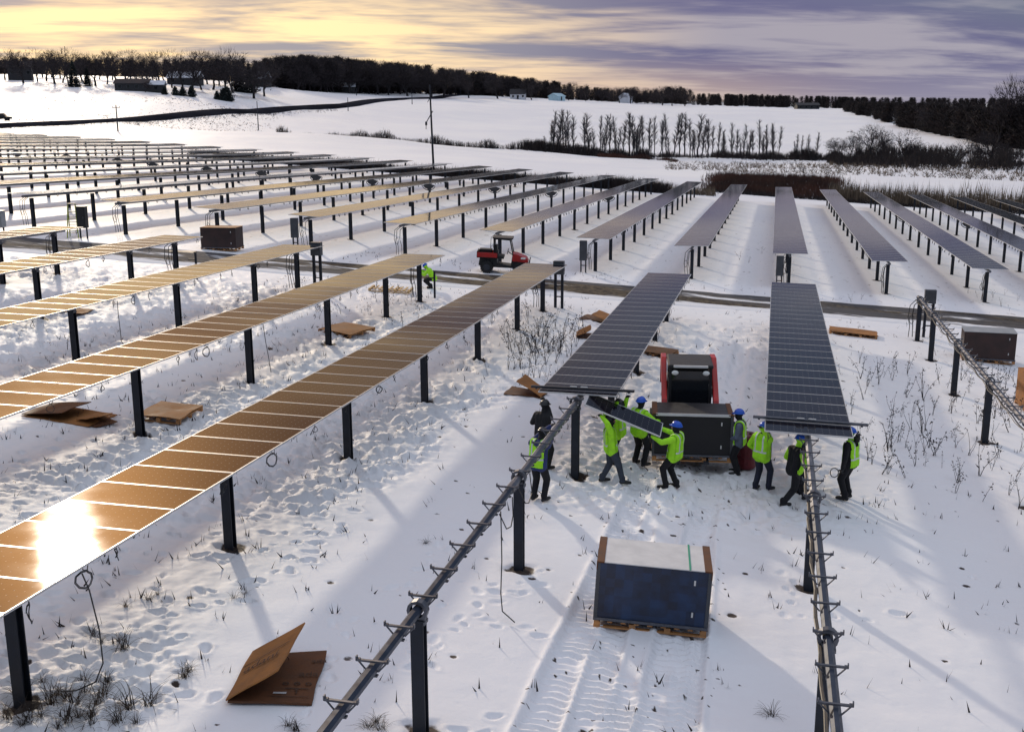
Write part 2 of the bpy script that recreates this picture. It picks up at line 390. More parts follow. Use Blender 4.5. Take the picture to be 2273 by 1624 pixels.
def module_material():
    m = bpy.data.materials.new('photovoltaic_glass'); m.use_nodes = True; g = NG(m.node_tree)
    b = m.node_tree.nodes['Principled BSDF']
    tc = g.new('ShaderNodeTexCoord'); sep = g.new('ShaderNodeSeparateXYZ'); g.put(sep.inputs[0], tc.outputs['Object'])
    X, Y = sep.outputs[0], sep.outputs[1]
    # 12 x 6 cells of 0.158 m, chamfered corners leave small white diamonds
    fx = g.math('FRACT', g.math('DIVIDE', g.math('ADD', X, 9.48), 0.158)); fy = g.math('FRACT', g.math('DIVIDE', g.math('ADD', Y, 9.48), 0.158))
    dx = g.math('MINIMUM', fx, g.math('SUBTRACT', 1.0, fx)); dy = g.math('MINIMUM', fy, g.math('SUBTRACT', 1.0, fy))
    dot = g.math('LESS_THAN', g.math('ADD', dx, dy), 0.085)
    line = g.math('LESS_THAN', g.math('MINIMUM', dx, dy), 0.012)
    oi = g.new('ShaderNodeObjectInfo')
    cell = g.mix(oi.outputs['Random'], (0.0055, 0.0050, 0.010), (0.0085, 0.0070, 0.012))
    col = g.mix(line, cell, (0.008, 0.008, 0.011)); col = g.mix(dot, col, (0.22, 0.215, 0.21))
    g.put(b.inputs['Base Color'], col)
    n = g.noise(tc.outputs['Object'], 1.3, 3, 0.5)
    g.put(b.inputs['Roughness'], g.ramp(n, 0.3, 0.7, 0.04, 0.065)); b.inputs['IOR'].default_value = 1.2
    b.inputs['Specular Tint'].default_value = (1.0, 0.78, 0.60, 1)
    return m
MT['pv'] = module_material()

def snow_material():
    m = bpy.data.materials.new('snow'); m.use_nodes = True; g = NG(m.node_tree)
    b = m.node_tree.nodes['Principled BSDF']
    geo = g.new('ShaderNodeNewGeometry'); P = geo.outputs['Position']
    at1 = g.new('ShaderNodeAttribute', attribute_name='dirt'); dirt = at1.outputs['Fac']
    at2 = g.new('ShaderNodeAttribute', attribute_name='stub'); stub = at2.outputs['Fac']
    big = g.noise(P, 0.035, 4, 0.6); mid = g.noise(P, 0.9, 5, 0.65); fine = g.noise(P, 7.0, 4, 0.6)
    snow = g.mix(g.ramp(big, 0.35, 0.65), (0.81, 0.81, 0.84), (0.87, 0.865, 0.87))
    # thin, wind-scoured snow lets dry stubble show in flecks
    fl = g.noise(g.vmath('MULTIPLY', P, (1.0, 0.35, 1.0)), 2.4, 5, 0.7)
    fleck = g.math('MULTIPLY', g.ramp(fl, 0.60, 0.68), stub)
    snow = g.mix(g.math('MULTIPLY', fleck, 0.85), snow, (0.20, 0.165, 0.15))
    soil = g.mix(fine, (0.022, 0.016, 0.015), (0.075, 0.052, 0.04))
    dm = g.math('ADD', dirt, g.math('MULTIPLY', g.math('SUBTRACT', fine, 0.5), g.math('MULTIPLY', dirt, 1.8)))
    col = g.mix(g.ramp(dm, 0.25, 0.75), snow, soil)
    g.put(b.inputs['Base Color'], col); b.inputs['Roughness'].default_value = 0.62; b.inputs['Specular IOR Level'].default_value = 0.25
    h = g.math('ADD', g.math('MULTIPLY', mid, 0.7), g.math('MULTIPLY', fine, 0.22))
    bn = g.new('ShaderNodeBump'); bn.inputs['Strength'].default_value = 0.5; bn.inputs['Distance'].default_value = 0.07
    g.put(bn.inputs['Height'], h); g.l.new(bn.outputs[0], b.inputs['Normal'])
    return m
MT['snow'] = snow_material()

def track_material():
    m = bpy.data.materials.new('muddy_track'); m.use_nodes = True; g = NG(m.node_tree)
    b = m.node_tree.nodes['Principled BSDF']
    geo = g.new('ShaderNodeNewGeometry'); P = geo.outputs['Position']
    a = g.new('ShaderNodeAttribute', attribute_name='across'); v = a.outputs['Fac']
    L = g.vmath('MULTIPLY', P, (0.14, 1.0, 1.0))
    n = g.noise(L, 1.1, 5, 0.65); n2 = g.noise(P, 3.0, 4, 0.6); n3 = g.noise(L, 0.35, 4, 0.6)
    mud = g.mix(g.ramp(n2, 0.3, 0.7), (0.030, 0.024, 0.022), (0.125, 0.098, 0.065))
    mud = g.mix(g.ramp(n3, 0.42, 0.60), mud, (0.085, 0.083, 0.088))
    # snow left between the wheel ruts and on the verges
    rut = g.math('ABSOLUTE', g.math('SINE', g.math('MULTIPLY', v, math.pi*2.5)))
    s = g.math('ADD', g.math('MULTIPLY', rut, 0.22), g.math('SUBTRACT', n, 0.5))
    edge = g.math('ADD', g.ramp(v, 0.0, 0.20, 0.8, 0.0), g.ramp(v, 0.84, 1.0, 0.0, 0.8))
    g.put(b.inputs['Base Color'], g.mix(g.ramp(g.math('ADD', s, edge), 0.20, 0.34), mud, (0.78, 0.78, 0.80)))
    b.inputs['Roughness'].default_value = 0.9; b.inputs['Specular IOR Level'].default_value = 0.15
    bn = g.new('ShaderNodeBump'); bn.inputs['Strength'].default_value = 0.9; bn.inputs['Distance'].default_value = 0.08
    g.put(bn.inputs['Height'], g.math('ADD', n, g.math('MULTIPLY', n2, 0.5))); g.l.new(bn.outputs[0], b.inputs['Normal'])
    return m
MT['track'] = track_material()

# ------------------------------------------------------------------ ground
def vnoise(x, y, seed):
    xi = np.floor(x).astype(np.int64); yi = np.floor(y).astype(np.int64); fx = x-xi; fy = y-yi
    fx = fx*fx*(3-2*fx); fy = fy*fy*(3-2*fy)
    def h(a, b):
        n = (a*374761393 + b*668265263 + seed*1442695041) & 0xffffffff
        n = ((n ^ (n >> 13))*1274126177) & 0xffffffff
        return ((n ^ (n >> 16)) & 0xffff)/65535.0
    return (h(xi, yi)*(1-fx)+h(xi+1, yi)*fx)*(1-fy) + (h(xi, yi+1)*(1-fx)+h(xi+1, yi+1)*fx)*fy
def fbm(x, y, sc, seed, oc=4):
    o = 0; a = .5
    for k in range(oc): o = o + a*vnoise(x*sc*2**k+17.3*k, y*sc*2**k-9.1*k, seed+k); a *= .5
    return o
ROWX0, ROWP, POST_H = -4.56, 5.58, 1.75
def row_x(i): return ROWX0 + i*ROWP
def road_c(x): return 58.2 + 0.17*np.asarray(x, float)
def near_north(x): return 51.6 + 0.18*x
def far_south(x): return 65.0 + 0.17*x
def far_north(x): return 145.8 + 0.35*max(0.0, x+5)

def row_posts(i):
    first = {0: 13.5, 1: 14.8, 2: 22.2, -1: 12.3, -2: 18.2, -3: 17.4, -4: 23.3, -5: 28.5, -6: 30.6}[i]
    n = near_north(row_x(i)); out = []
    y = first-6.28*(2 if i in (0, 1) else 1)
    while y < n-1.5: out.append(y); y += 6.28
    if n-0.9-out[-1] > 3: out.append(n-0.9)
    return out
def far_posts(i):
    a, b = far_south(row_x(i))+0.9, far_north(row_x(i))-0.9
    k = round((b-a)/6.2); return [a+(b-a)*j/k for j in range(k+1)]
NEAR_ROWS = list(range(-6, 3)); FAR_ROWS = list(range(-19, 8))

def build_ground():
    ang = np.concatenate([np.linspace(R_(-180), R_(-48), 26, endpoint=False), np.arange(R_(-48), R_(22), 0.0022), np.linspace(R_(22), R_(180), 32)[1:-1]])
    def logr(a, b, s): return np.exp(np.arange(math.log(a), math.log(b), s))
    rad = np.concatenate([logr(0.6, 11, .06), logr(11, 34, .0026), logr(34, 72, .0045), logr(72, 320, .011), logr(320, 9000, .035)])
    na, nr = len(ang), len(rad)
    A, Rr = np.meshgrid(ang, rad)
    X = Rr*np.sin(A); Y = Rr*np.cos(A)
    Z = ground_z(X, Y)
    nearw = 1-smooth(60, 160, Rr)
    # footprint-broken snow
    wx = X + 1.6*(fbm(X, Y, 0.35, 3)-.47)*2; wy = Y + 1.6*(fbm(X, Y, 0.35, 9)-.47)*2
    tr = (1-smooth(-9.2, -7.9, wx))*smooth(4, 9, Y)*(1-smooth(46, 51, Y))
    tr *= 0.12+0.88*smooth(0.38, 0.53, fbm(X, Y, 0.22, 21))
    wk = np.exp(-(((wx+2.0)/3.6)**4)) * smooth(23.0, 25.0, wy)*(1-smooth(33, 39, wy))
    mid = smooth(30, 34, wy)*(1-smooth(49, 53, wy))*np.exp(-(((wx+4)/5.5)**4))*.7
    T = np.clip(np.maximum(np.maximum(tr, wk*.9), mid), 0, 1)
    onroad = np.exp(-((Y-road_c(X))/3.0)**6)
    lump = fbm(X, Y, 2.7, 5, 3)-.45; lump2 = fbm(X, Y, 6.2, 31, 2)-.38
    lump3 = fbm(X*.7, Y, 9.0, 37, 2)-.38
    rid = np.abs(fbm(X*.8+.3*lump, Y+.3*lump2, 3.2, 33, 3)-.44)
    D = T*(0.36*lump + 0.27*lump2 + 0.12*lump3 - .26*rid)
    D += (fbm(X, Y, .45, 77, 4)-.47)*0.10 + (fbm(X*.5, Y, 1.3, 78, 3)-.44)*0.035
    D += 0.04*(fbm(X, Y, 2.6, 79, 2)-.38)*smooth(.45, .6, fbm(X, Y, .12, 80))
    # stray footprints and boot holes
    pits = []
    cnt = 0
    while cnt < 4200:
        x, y = RNG.uniform(-24, 6), RNG.uniform(7, 50)
        t = 0.0
        if x < -8.4: t = 0.85
        elif -5.6 < x < 2 and 24 < y < 36: t = 0.75
        elif -9 < x < 3 and y > 33: t = 0.35
        elif x > -6: t = 0.02
        if RNG.random() < t: pits.append((x, y, RNG.uniform(0, 6.3), RNG.uniform(.04, .10))); 
        cnt += 1
    def walk(x, y, hd, n):
        for k in range(n):
            hd += RNG.normal(0, .12); x += .36*math.cos(hd); y += .36*math.sin(hd)
            s = .1 if k % 2 else -.1
            pits.append((x - s*math.sin(hd)+RNG.normal(0,.07), y + s*math.cos(hd)+RNG.normal(0,.09), hd+RNG.normal(0,.5), RNG.uniform(.02,.055)))
    for a in ((-6.3, 12.6, 1.5, 12), (-5.9, 12.6, 0.1, 8), (-5.3, 15, 1.5, 14), (-6.8, 18, .4, 7), (0.6, 22, -1.7, 7), (2.3, 26.6, .9, 9), (-5.4, 17, 1.9, 10), (-7.4, 13, 2.6, 6), (-5.3, 17.2, .15, 8)): walk(*a)
    la = ang[27:-34]; a0 = R_(-48); da = 0.0022
    aidx0 = int(np.argmin(np.abs(ang-a0)))
    for x, y, hd, dep in pits:
        r = math.hypot(x, y); a = math.atan2(x, y)
        ri = int(np.searchsorted(rad, r)); ai = aidx0 + int((a-a0)/da)
        wr = int(.4/max(1e-3, rad[min(ri, nr-2)+1]-rad[min(ri, nr-2)]))+1; wa = int(.4/(r*da))+1
        s = (slice(max(0, ri-wr), ri+wr+1), slice(max(0, ai-wa), ai+wa+1))
        dx = X[s]-x; dy = Y[s]-y
        u = dx*math.cos(hd)+dy*math.sin(hd); v = -dx*math.sin(hd)+dy*math.cos(hd)
        sz = .7+.7*RNG.random(); q = (u/(.125*sz))**2 + (v/(.062*sz))**2*(1+.5*np.sin(u*14+x*7))
        D[s] += -dep*np.exp(-q**3) + dep*.28*np.exp(-((np.sqrt(q)-1.5)/.35)**2)
    # loader treads up the lane between the two bare tubes
    lane = np.zeros_like(X); lugs = np.zeros_like(X); rimr = np.zeros_like(X)
    for c, w, ph, y1, dr in ((-2.95, .30, 0., 47, .012), (-1.35, .30, .4, 47, .012), (-2.35, .26, 1.1, 24, -.02), (-0.95, .24, 2.0, 24, -.03), (-1.85, .22, 3.0, 17, .03)):
        cx = c + dr*(Y-16) + .12*(fbm(X*0+c, Y, .25, 60)-.47)
        b = np.exp(-((X-cx)/w)**8)*smooth(1, 4, Y)*(1-smooth(y1-2, y1, Y))
        lane = np.maximum(lane, b)
        rimr = np.maximum(rimr, .05*np.exp(-((np.abs(X-cx)-w*1.15)/.07)**2)*smooth(1, 4, Y)*(1-smooth(y1-2, y1, Y))*(.3+vnoise(X*4, Y*2.5, 46)))
        ph2 = Y/.20 + 0.5*np.abs((X-cx)/w) + ph + .9*vnoise(X*1.3, Y*1.1, 71)
        lugs = np.where(b > .3, np.tanh(2.6*np.sin(2*math.pi*ph2)), lugs)
    D = D*(1-.75*lane) - .10*lane + .06*lane*lugs*(0.1+1.3*vnoise(X*2.2, Y*2.2, 44)) + rimr + .05*lane*(fbm(X, Y, 4.5, 45, 2)-.38)
    # vehicle ruts in the lanes of the far block
    for i in range(-3, 3):
        xc = row_x(i)+ROWP/2
        for s in (-.85, .85):
            cx = xc+s+.35*(fbm(X*0+i*3.1, Y, .05, 62)-.47)
            D -= .05*np.exp(-((X-cx)/.32)**4)*smooth(62, 66, Y)*(1-smooth(125, 140, Y))*(.4+vnoise(X*1.5, Y*.7, 63))
    D = D*nearw*(1-onroad) - .03*onroad*nearw
    # roughness of the open land beyond
    farw = smooth(150, 230, Rr)*(1-smooth(700, 1200, Rr))
    D += farw*(fbm(X, Y, .06, 90, 4)-.47)*1.0
    dirt = np.zeros_like(X)
    def spot(x, y, rr, amt, pit=.04):
        r = math.hypot(x, y); a = math.atan2(x, y)
        ri = int(np.searchsorted(rad, r)); ai = aidx0 + int((a-a0)/da)
        if not (0 < ai < na-1): return
        wr = int(2.5*rr/max(1e-3, rad[min(ri, nr-2)+1]-rad[min(ri, nr-2)]))+1; wa = int(2.5*rr/(r*da))+1
        s = (slice(max(0, ri-wr), ri+wr+1), slice(max(0, ai-wa), ai+wa+1))
        q = np.hypot(X[s]-x, Y[s]-y)/rr*(0.7+.6*vnoise(X[s]*5, Y[s]*5, 99))
        dirt[s] = np.maximum(dirt[s], amt*(1-smooth(.55, 1.1, q))); D[s] -= pit*(1-smooth(.6, 1.3, q))
    for i in NEAR_ROWS:
        for y in row_posts(i): spot(row_x(i)+.05, y-.03, .30, 1.0, .05)
    for i in FAR_ROWS:
        for y in far_posts(i):
            if RNG.random() < .6: spot(row_x(i), y, .3, .9, .0)
    for _ in range(560):
        x, y = RNG.uniform(-24, 10), RNG.uniform(11, 62)
        spot(x, y, RNG.uniform(.025, .10), RNG.uniform(.6, 1), .02)
    for _ in range(620):     # crumbs thrown up by the treads
        x, y = RNG.uniform(-3.4, -.5), RNG.uniform(11, 40); spot(x, y, RNG.uniform(.015, .042), 1, .0)
    dirt = np.maximum(dirt, .42*np.exp(-((Y-road_c(X))/3.9)**4)*(fbm(X*.3, Y, .8, 8)))
    stub = smooth(190, 260, Rr)*(.25+.55*smooth(.42, .58, fbm(X, Y, .012, 50)))*(1-smooth(600, 800, Rr))
    stub = np.maximum(stub, .35*T*nearw); stub = np.maximum(stub, .6*smooth(40, 52, Rr)*(1-smooth(95, 150, Rr)))
    Z = Z + D
    n = na*nr
    co = np.empty((n+1, 3), np.float32); co[:n, 0] = X.ravel(); co[:n, 1] = Y.ravel(); co[:n, 2] = Z.ravel(); co[n] = (0, 0, gz(0, 0))
    idx = np.arange(n).reshape(nr, na); nx = np.roll(idx, -1, 1)
    q = np.stack([idx[:-1], idx[1:], nx[1:], nx[:-1]], -1).reshape(-1, 4)[:, ::-1]
    t = np.stack([np.full(na, n), idx[0], nx[0]], -1)[:, ::-1]
    loops = np.concatenate([q.ravel(), t.ravel()]).astype(np.int32)
    ls = np.concatenate([np.arange(len(q))*4, len(q)*4+np.arange(len(t))*3]).astype(np.int32)
    me = bpy.data.meshes.new('ground'); me.vertices.add(n+1); me.vertices.foreach_set('co', co.ravel())
    me.loops.add(len(loops)); me.loops.foreach_set('vertex_index', loops)
    me.polygons.add(len(ls)); me.polygons.foreach_set('loop_start', ls)
    me.polygons.foreach_set('use_smooth', np.ones(len(ls), bool))
    me.update(calc_edges=True); me.validate()
    for nm, arr in (('dirt', dirt), ('stub', stub)):
        at_ = me.attributes.new(nm, 'FLOAT', 'POINT'); v = np.zeros(n+1, np.float32); v[:n] = arr.ravel(); at_.data.foreach_set('value', v)
    me.materials.append(MT['snow'])
    o = link('ground', me); tag(o, kind='structure')
build_ground()

def strip(name, xs, cross, zf, material, attr=True):
    """a draped band: xs centre-line points (x,y), cross offsets"""
    nx, nc = len(xs), len(cross); V = []; F = []; at_ = []
    for k, (x, y) in enumerate(xs):
        a = xs[max(0, k-1)]; b = xs[min(nx-1, k+1)]; t = Vector((b[0]-a[0], b[1]-a[1], 0)).normalized(); nrm = Vector((-t.y, t.x, 0))
        for j, (c, dz) in enumerate(cross):
            px, py = x+nrm.x*c, y+nrm.y*c
            V.append((px, py, zf(px, py)+dz)); at_.append(j/(nc-1))
    for k in range(nx-1):
        for j in range(nc-1): a = k*nc+j; F.append((a, a+nc, a+nc+1, a+1))
    me = bpy.data.meshes.new(name); me.from_pydata(V, [], F); me.materials.append(material)
    q = me.attributes.new('across', 'FLOAT', 'POINT'); q.data.foreach_set('value', at_)
    me.polygons.foreach_set('use_smooth', [True]*len(F))
    return link(name, me)
_cr = [(-3.0+6.0*j/24, 0.03 + .035*math.sin(j*1.9)*(1 if 2 < j < 22 else 0) - (.07 if j in (0, 24) else 0)) for j in range(25)]
o = strip('road', [(x, float(road_c(x))) for x in np.arange(-110, 62, .8)], _cr, lambda x, y: float(near_z(x, y)) + .03*(float(fbm(np.array(x), np.array(y), .9, 4))-.47), MT['track'])
tag(o, 'muddy site track crossing between the two blocks of panels', kind='structure')
# the public road climbing to the ridge on the left
pts = [at(px, py, r) for px, py, r in ((-420, 298, 215), (-200, 290, 232), (0, 281, 262), (150, 275, 285), (300, 268.5, 312), (440, 260.5, 340), (573, 252, 372), (680, 244, 410), (770, 236.5, 450), (870, 227.5, 505), (960, 220, 575), (1030, 215, 640), (1080, 213, 700))]
hp = []
for k in range(len(pts)-1):
    for j in range(8): q = pts[k].lerp(pts[k+1], j/8); hp.append((q.x, q.y))
HWY = hp
o = strip('road', hp, [(-3.9, -.6), (-3.0, .42), (0, .50), (3.0, .42), (3.9, -.6)], lambda x, y: gz(x, y), MT['asphalt'])
tag(o, 'dark paved road climbing past the snowy field', kind='structure')

# ------------------------------------------------------------------ solar trackers
MW, ML, GAP = 1.985, 1.005, 0.016
def module_mesh():
    b = MB(); hx, hy, t, w = MW/2, ML/2, .035, .017
    for s in (-1, 1):
        b.box((s*(hx-w/2), 0, -t/2), (w, ML, t), mi=0)
        b.box((0, s*(hy-w/2), -t/2), (MW-2*w, w, t), mi=0)
    b.quad((-hx+w, -hy+w, -.004), (hx-w, -hy+w, -.004), (hx-w, hy-w, -.004), (-hx+w, hy-w, -.004), 1)
    b.quad((-hx+w, -hy+w, -.010), (-hx+w, hy-w, -.010), (hx-w, hy-w, -.010), (hx-w, -hy+w, -.010), 2)
    return b.mesh('solar_module', [MT['alu'], MT['pv'], MT['boxlight']])
MODULE = module_mesh()
def post_mesh(h):
    b = MB(); w, d, t = .19, .17, .022
    for s in (-1, 1): b.box((0, s*(d/2-t/2), h/2-.25), (w, t, h+.5))
    b.box((0, 0, h/2-.25), (t, d-2*t-.002, h+.5))
    return b.mesh('post', MT['post'])
POST = post_mesh(POST_H-.02)
def collar_mesh():
    b = MB()
    for k in range(12):
        a0, a1 = 2*math.pi*k/12, 2*math.pi*(k+1)/12; r0, r1 = .105, .15
        for (ra, rb) in ((r1, r1), (r0, r0)):
            pass
        P = lambda r, a, y: (r*math.cos(a), y, r*math.sin(a))
        b.quad(P(r1, a0, -.06), P(r1, a1, -.06), P(r1, a1, .06), P(r1, a0, .06))
        for y in (-.06, .06): b.quad(P(r0, a0, y), P(r0, a1, y), P(r1, a1, y), P(r1, a0, y))
    b.box((0, 0, -.17), (.24, .16, .05)); b.box((-.1, 0, -.1), (.03, .12, .14)); b.box((.1, 0, -.1), (.03, .12, .14))
    return b.mesh('bearing', MT['bracket'])
COLLAR = collar_mesh()
def bracket_mesh():
    b = MB()
    b.box((0, 0, .105), (.42, .036, .026))
    for s in (-1, 1):
        b.box((s*.205, 0, .13), (.016, .05, .06)); b.box((s*.185, 0, .122), (.05, .05, .01))
        b.tube((s*.18, 0, .09), (s*.075, 0, -.03), .012, n=5)
    b.box((0, 0, -.085), (.13, .06, .02))
    return b.mesh('module_bracket', MT['bracket'])
BRACKET = bracket_mesh()
def loop_mesh(seed, big=1.0):
    rd = random.Random(seed); b = MB(); p = []
    L = .16*big
    p.append((0, 0, .05)); p.append((.01, .02, -.05))
    r = rd.uniform(.06, .1)*big; n = rd.choice((1, 2))
    for k in range(9*n+1):
        a = 2*math.pi*k/9 + 1.2; q = r*(1-.12*k/9)
        p.append((.02*math.sin(a*2+seed), .03+q*math.cos(a), -.05-r+q*math.sin(a)))
    p.append((.02, -.05*big, -.05-r*2.3)) if rd.random() < .5 else p.append((0, .1, .03))
    b.path(p, .0075, 4)
    return b.mesh('cable_loop', MT['cable'])
LOOPS = [loop_mesh(s, 1+.35*(s % 3)) for s in range(6)]
def drive_mesh():
    """the curved slew segment under the middle of each row"""
    b = MB()
    pts = [(.62*math.cos(a), -.10-.42*math.sin(a)) for a in np.linspace(0, math.pi, 11)]
    for a, c in zip(pts[:-1], pts[1:]): b.tube((a[0], 0, a[1]), (c[0], 0, c[1]), .035, n=5)
    b.prism([(-.60, -.06), (0, .12), (.60, -.06), (.36, -.30), (0, -.46), (-.36, -.30)], 'y', .05)
    b.box((0, .1, -.45), (.26, .34, .24), bev=.02); b.tube((0, .28, -.45), (0, .6, -.45), .08, n=8)
    return b.mesh('slew_drive', MT['box'])
DRIVE = drive_mesh()
def box_mesh(w, d, h, mtl, cx=0.0):
    b = MB(); b.box((0, 0, h/2), (w, d, h), mi=0, bev=.015); b.box((0, -d/2-.008, h/2), (w*.86, .012, h*.88), mi=0)
    b.box((w*.36, -d/2-.022, h*.5), (.03, .02, .1), mi=1)
    return b.mesh('control_box', [mtl, MT['dark']])
BOXA = box_mesh(.42, .24, 1.15, MT['box']); BOXB = box_mesh(.5, .3, .62, MT['box'])

def tube_z(x, y): return near_z(x, y) + POST_H + 0.11
SPLICE = {0: 19.2, 1: 20.6}
MT['tube_near'] = mat('primed_torque_tube', (0.030, 0.040, 0.065), 0.4, 0.4, 0.2, 5)

def torque_tube(par, x, y0, y1, splice=None, r=.075):
    ys = list(np.arange(y0, y1, 3.0)) + [y1]
    if splice:
        ys = sorted(set(ys+[splice]))
    for lo, hi, m in ((y0, splice or y0, MT['tube_near']), (splice or y0, y1, MT['tube'])):
        seg = [y for y in ys if lo-1e-6 <= y <= hi+1e-6]
        if len(seg) < 2: continue
        b = MB()
        for a, c in zip(seg[:-1], seg[1:]):
            b.tube((0, a, float(tube_z(x, a))), (0, c, float(tube_z(x, c))), r, n=8, phase=math.pi/8, caps=False)
        for e in (seg[0], seg[-1]): b.tube((0, e-.004, float(tube_z(x, e))), (0, e+.004, float(tube_z(x, e))), r*1.02, n=8, phase=math.pi/8)
        if splice and m is MT['tube']: b.tube((0, splice-.22, float(tube_z(x, splice-.22))), (0, splice+.12, float(tube_z(x, splice+.12))), r*1.18, n=8, phase=math.pi/8)
        b.build('torque_tube', m, par)

def place(par, name, me, x, y, z, rz=0, rx=0, ry=0):
    o = link(name, me, par, (x, y, z)); o.rotation_euler = (rx, ry, rz); return o

def end_cables(par, y, z, side=1):
    b = MB(); rd = random.Random(int(y*31)+side)
    for k in range(3):
        ox = rd.uniform(-.25, -.1)-.1*k; oy = y-.25-.05*k
        pts = [(ox+.25, y-.3, z-.02), (ox, oy-.12, z-.25), (ox-.05, oy-.1, z-.8), (ox+.02+rd.uniform(-.06, .06), oy-.05, z-1.2), (ox+.03, oy, z-1.72)]
        b.path([Vector(p) for p in pts], .016, 5)
    for k in range(8):
        a, c = 2*math.pi*k/8, 2*math.pi*(k+1)/8
        b.tube((-.32+.1*math.cos(a), y-.4, z-.9+.2*math.sin(a)), (-.32+.1*math.cos(c), y-.4, z-.9+.2*math.sin(c)), .012, n=4)
    return b.build('hanging_cables', MT['cable'], par)

ROW_LABEL = {
 -6: 'near solar row with only its tip showing at the far left, behind the others', -5: 'near solar row farthest left, its tip beside the green ladder',
 -4: 'near solar row on the left, ending just before the crate beside the track', -3: 'near solar row on the left with a grey control box at its far end',
 -2: 'near solar row on the left with a cardboard-topped pallet below its second post', -1: 'long solar row running out of the left edge with the strongest sun glare',
 0: 'half-covered solar row whose bare torque tube runs down to the bottom middle', 1: 'half-covered solar row with a dark bar across its end, tube running to the bottom right',
 2: 'bare torque tube row without any modules at the right edge'}
TILT = {-6: 0.5, -5: -.4, -4: -.9, -3: -.6, -2: -.8, -1: -.5, 0: -.1, 1: -1.0, 2: 0}
MODY0 = {-6: 26, -5: 22, -4: 19, -3: 15, -2: 11, -1: 6.2, 0: 25.55, 1: 25.0}
TOPS = {}
for i in NEAR_ROWS:
    x = row_x(i); n = near_north(x); ps = row_posts(i); rd = random.Random(100+i)
    root = empty('solar_tracker_row', (x, 0, 0)); tag(root, ROW_LABEL[i], 'solar panels', 'rows of the near block')
    y0 = MODY0.get(i, 18) if i in MODY0 and i not in (0, 1) else 4.0
    if i == 2: y0 = 16.0
    torque_tube(root, x, y0, n-.1, SPLICE.get(i))
    for y in ps:
        if y < y0-1: continue
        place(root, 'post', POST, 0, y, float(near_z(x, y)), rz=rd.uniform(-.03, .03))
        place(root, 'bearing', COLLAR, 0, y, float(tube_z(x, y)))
    if i in MODY0:
        y = n-.55; k = 0; t = R_(TILT[i])
        while y-ML/2 > MODY0[i]-.3:
            sl = math.atan2(float(tube_z(x, y+.5)-tube_z(x, y-.5)), 1.0)
            tt = t + R_(.35)*math.sin(y*.21+i) + rd.gauss(0, R_(.12))
            place(root, 'solar_module', MODULE, 0, y, float(tube_z(x, y))+.185, rx=sl, ry=-tt)
            TOPS[(i, k)] = y
            if i <= 0 or True:
                if rd.random() < .5:
                    zz = float(tube_z(x, y))+.13
                    place(root, 'cable_loop', LOOPS[rd.randrange(6)], .9 if x < 1 else -.9, y+rd.uniform(-.3, .3), zz - .02, rz=rd.uniform(-.8, .8))
            y -= ML+GAP; k += 1
        ymod = y+ML/2+.5
    else: ymod = n
    if i in (0, 1, 2):          # bare tube: module brackets
        y = ymod-.75 if i != 2 else n-1.2
        while y > y0+.2:
            place(root, 'module_bracket', BRACKET, 0, y, float(tube_z(x, y)), rz=rd.uniform(-.02, .02)); y -= 1.02
    if i in (1, 2):              # cable bundle strapped along the tube
        b = MB(); pts = []
        for k, y in enumerate(np.arange(y0, (ymod if i == 1 else n)-.3, .55)):
            pts.append(Vector((-.11+.02*math.sin(k*1.7), y, float(tube_z(x, y))-.05-.05*abs(math.sin(k*.9)))))
        b.path(pts, .02, 5); b.path([p+Vector((-.02, .1, -.035-.03*math.sin(j))) for j, p in enumerate(pts)], .013, 4)
        b.build('cable_bundle', MT['cable'], root)
    if i != 1 or True: end_cables(root, n-.6, float(tube_z(x, n-.6)), i)
    if i in (-3, -1, 2):        # control box on its own small stand at the north end
        zt = float(near_z(x, n+.1))
        b = MB()
        for s in (-.16, .16): b.box((.55+s, n+.15, zt+.7), (.12, .10, 1.9))
        for h in (.5, 1.0): b.box((.55, n+.15, zt+h), (.42, .05, .05))
        b.build('box_stand', MT['post'], root)
        place(root, 'control_box', BOXB, .55, n+.15, zt+1.55)
    if i in (-4, -2):
        zt = float(near_z(x, n+.3)); b = MB(); b.box((.35, n+.3, zt+.6), (.08, .08, 1.3)); b.box((.15, n+.3, zt+.9), (.4, .05, .05)); b.build('box_stand', MT['post'], root)
# loose cable ends hanging from three of the rows
def dangle(i, y, xo, zo, pts):
    root = [o for o in COL.objects if o.get('label') == ROW_LABEL[i]][0]; x = row_x(i); b = MB(); z = float(tube_z(x, y))+zo
    b.path([Vector((xo+p[0], y+p[1], z+p[2])) for p in pts], .011, 5); b.build('loose_cable', MT['cable'], root)
dangle(-1, 12.6, .95, .05, [(0, 0, 0), (.02, .1, -.3), (.12, .1, -.9), (.2, .0, -1.35), (.12, -.1, -1.6), (-.1, -.25, -1.68), (-.3, -.3, -1.69)])
dangle(0, 17.6, .1, -.05, [(0, .3, 0), (.06, .1, -.35), (.09, 0, -.8), (.08, -.05, -1.4), (.12, -.1, -1.72), (.4, -.35, -1.78)])
dangle(0, 18.2, .1, -.05, [(0, -.4, 0), (.08, -.2, -.35), (.09, .1, -.42), (.07, .35, -.3), (.02, .5, 0)])
dangle(0, 19.6, .1, -.05, [(0, -.3, 0), (.1, -.15, -.35), (.1, .15, -.45), (.1, .45, -.35), (.02, .6, 0)])
dangle(-3, 31.0, .95, .05, [(0, 0, 0), (.03, -.05, -.4), (.1, -.12, -.9), (.06, -.05, -1.3), (.2, .1, -1.7)])
dangle(-2, 31.0, .4, -.05, [(0, 0, 0), (.05, .02, -.6), (.12, .05, -1.2), (.15, .08, -1.6)])

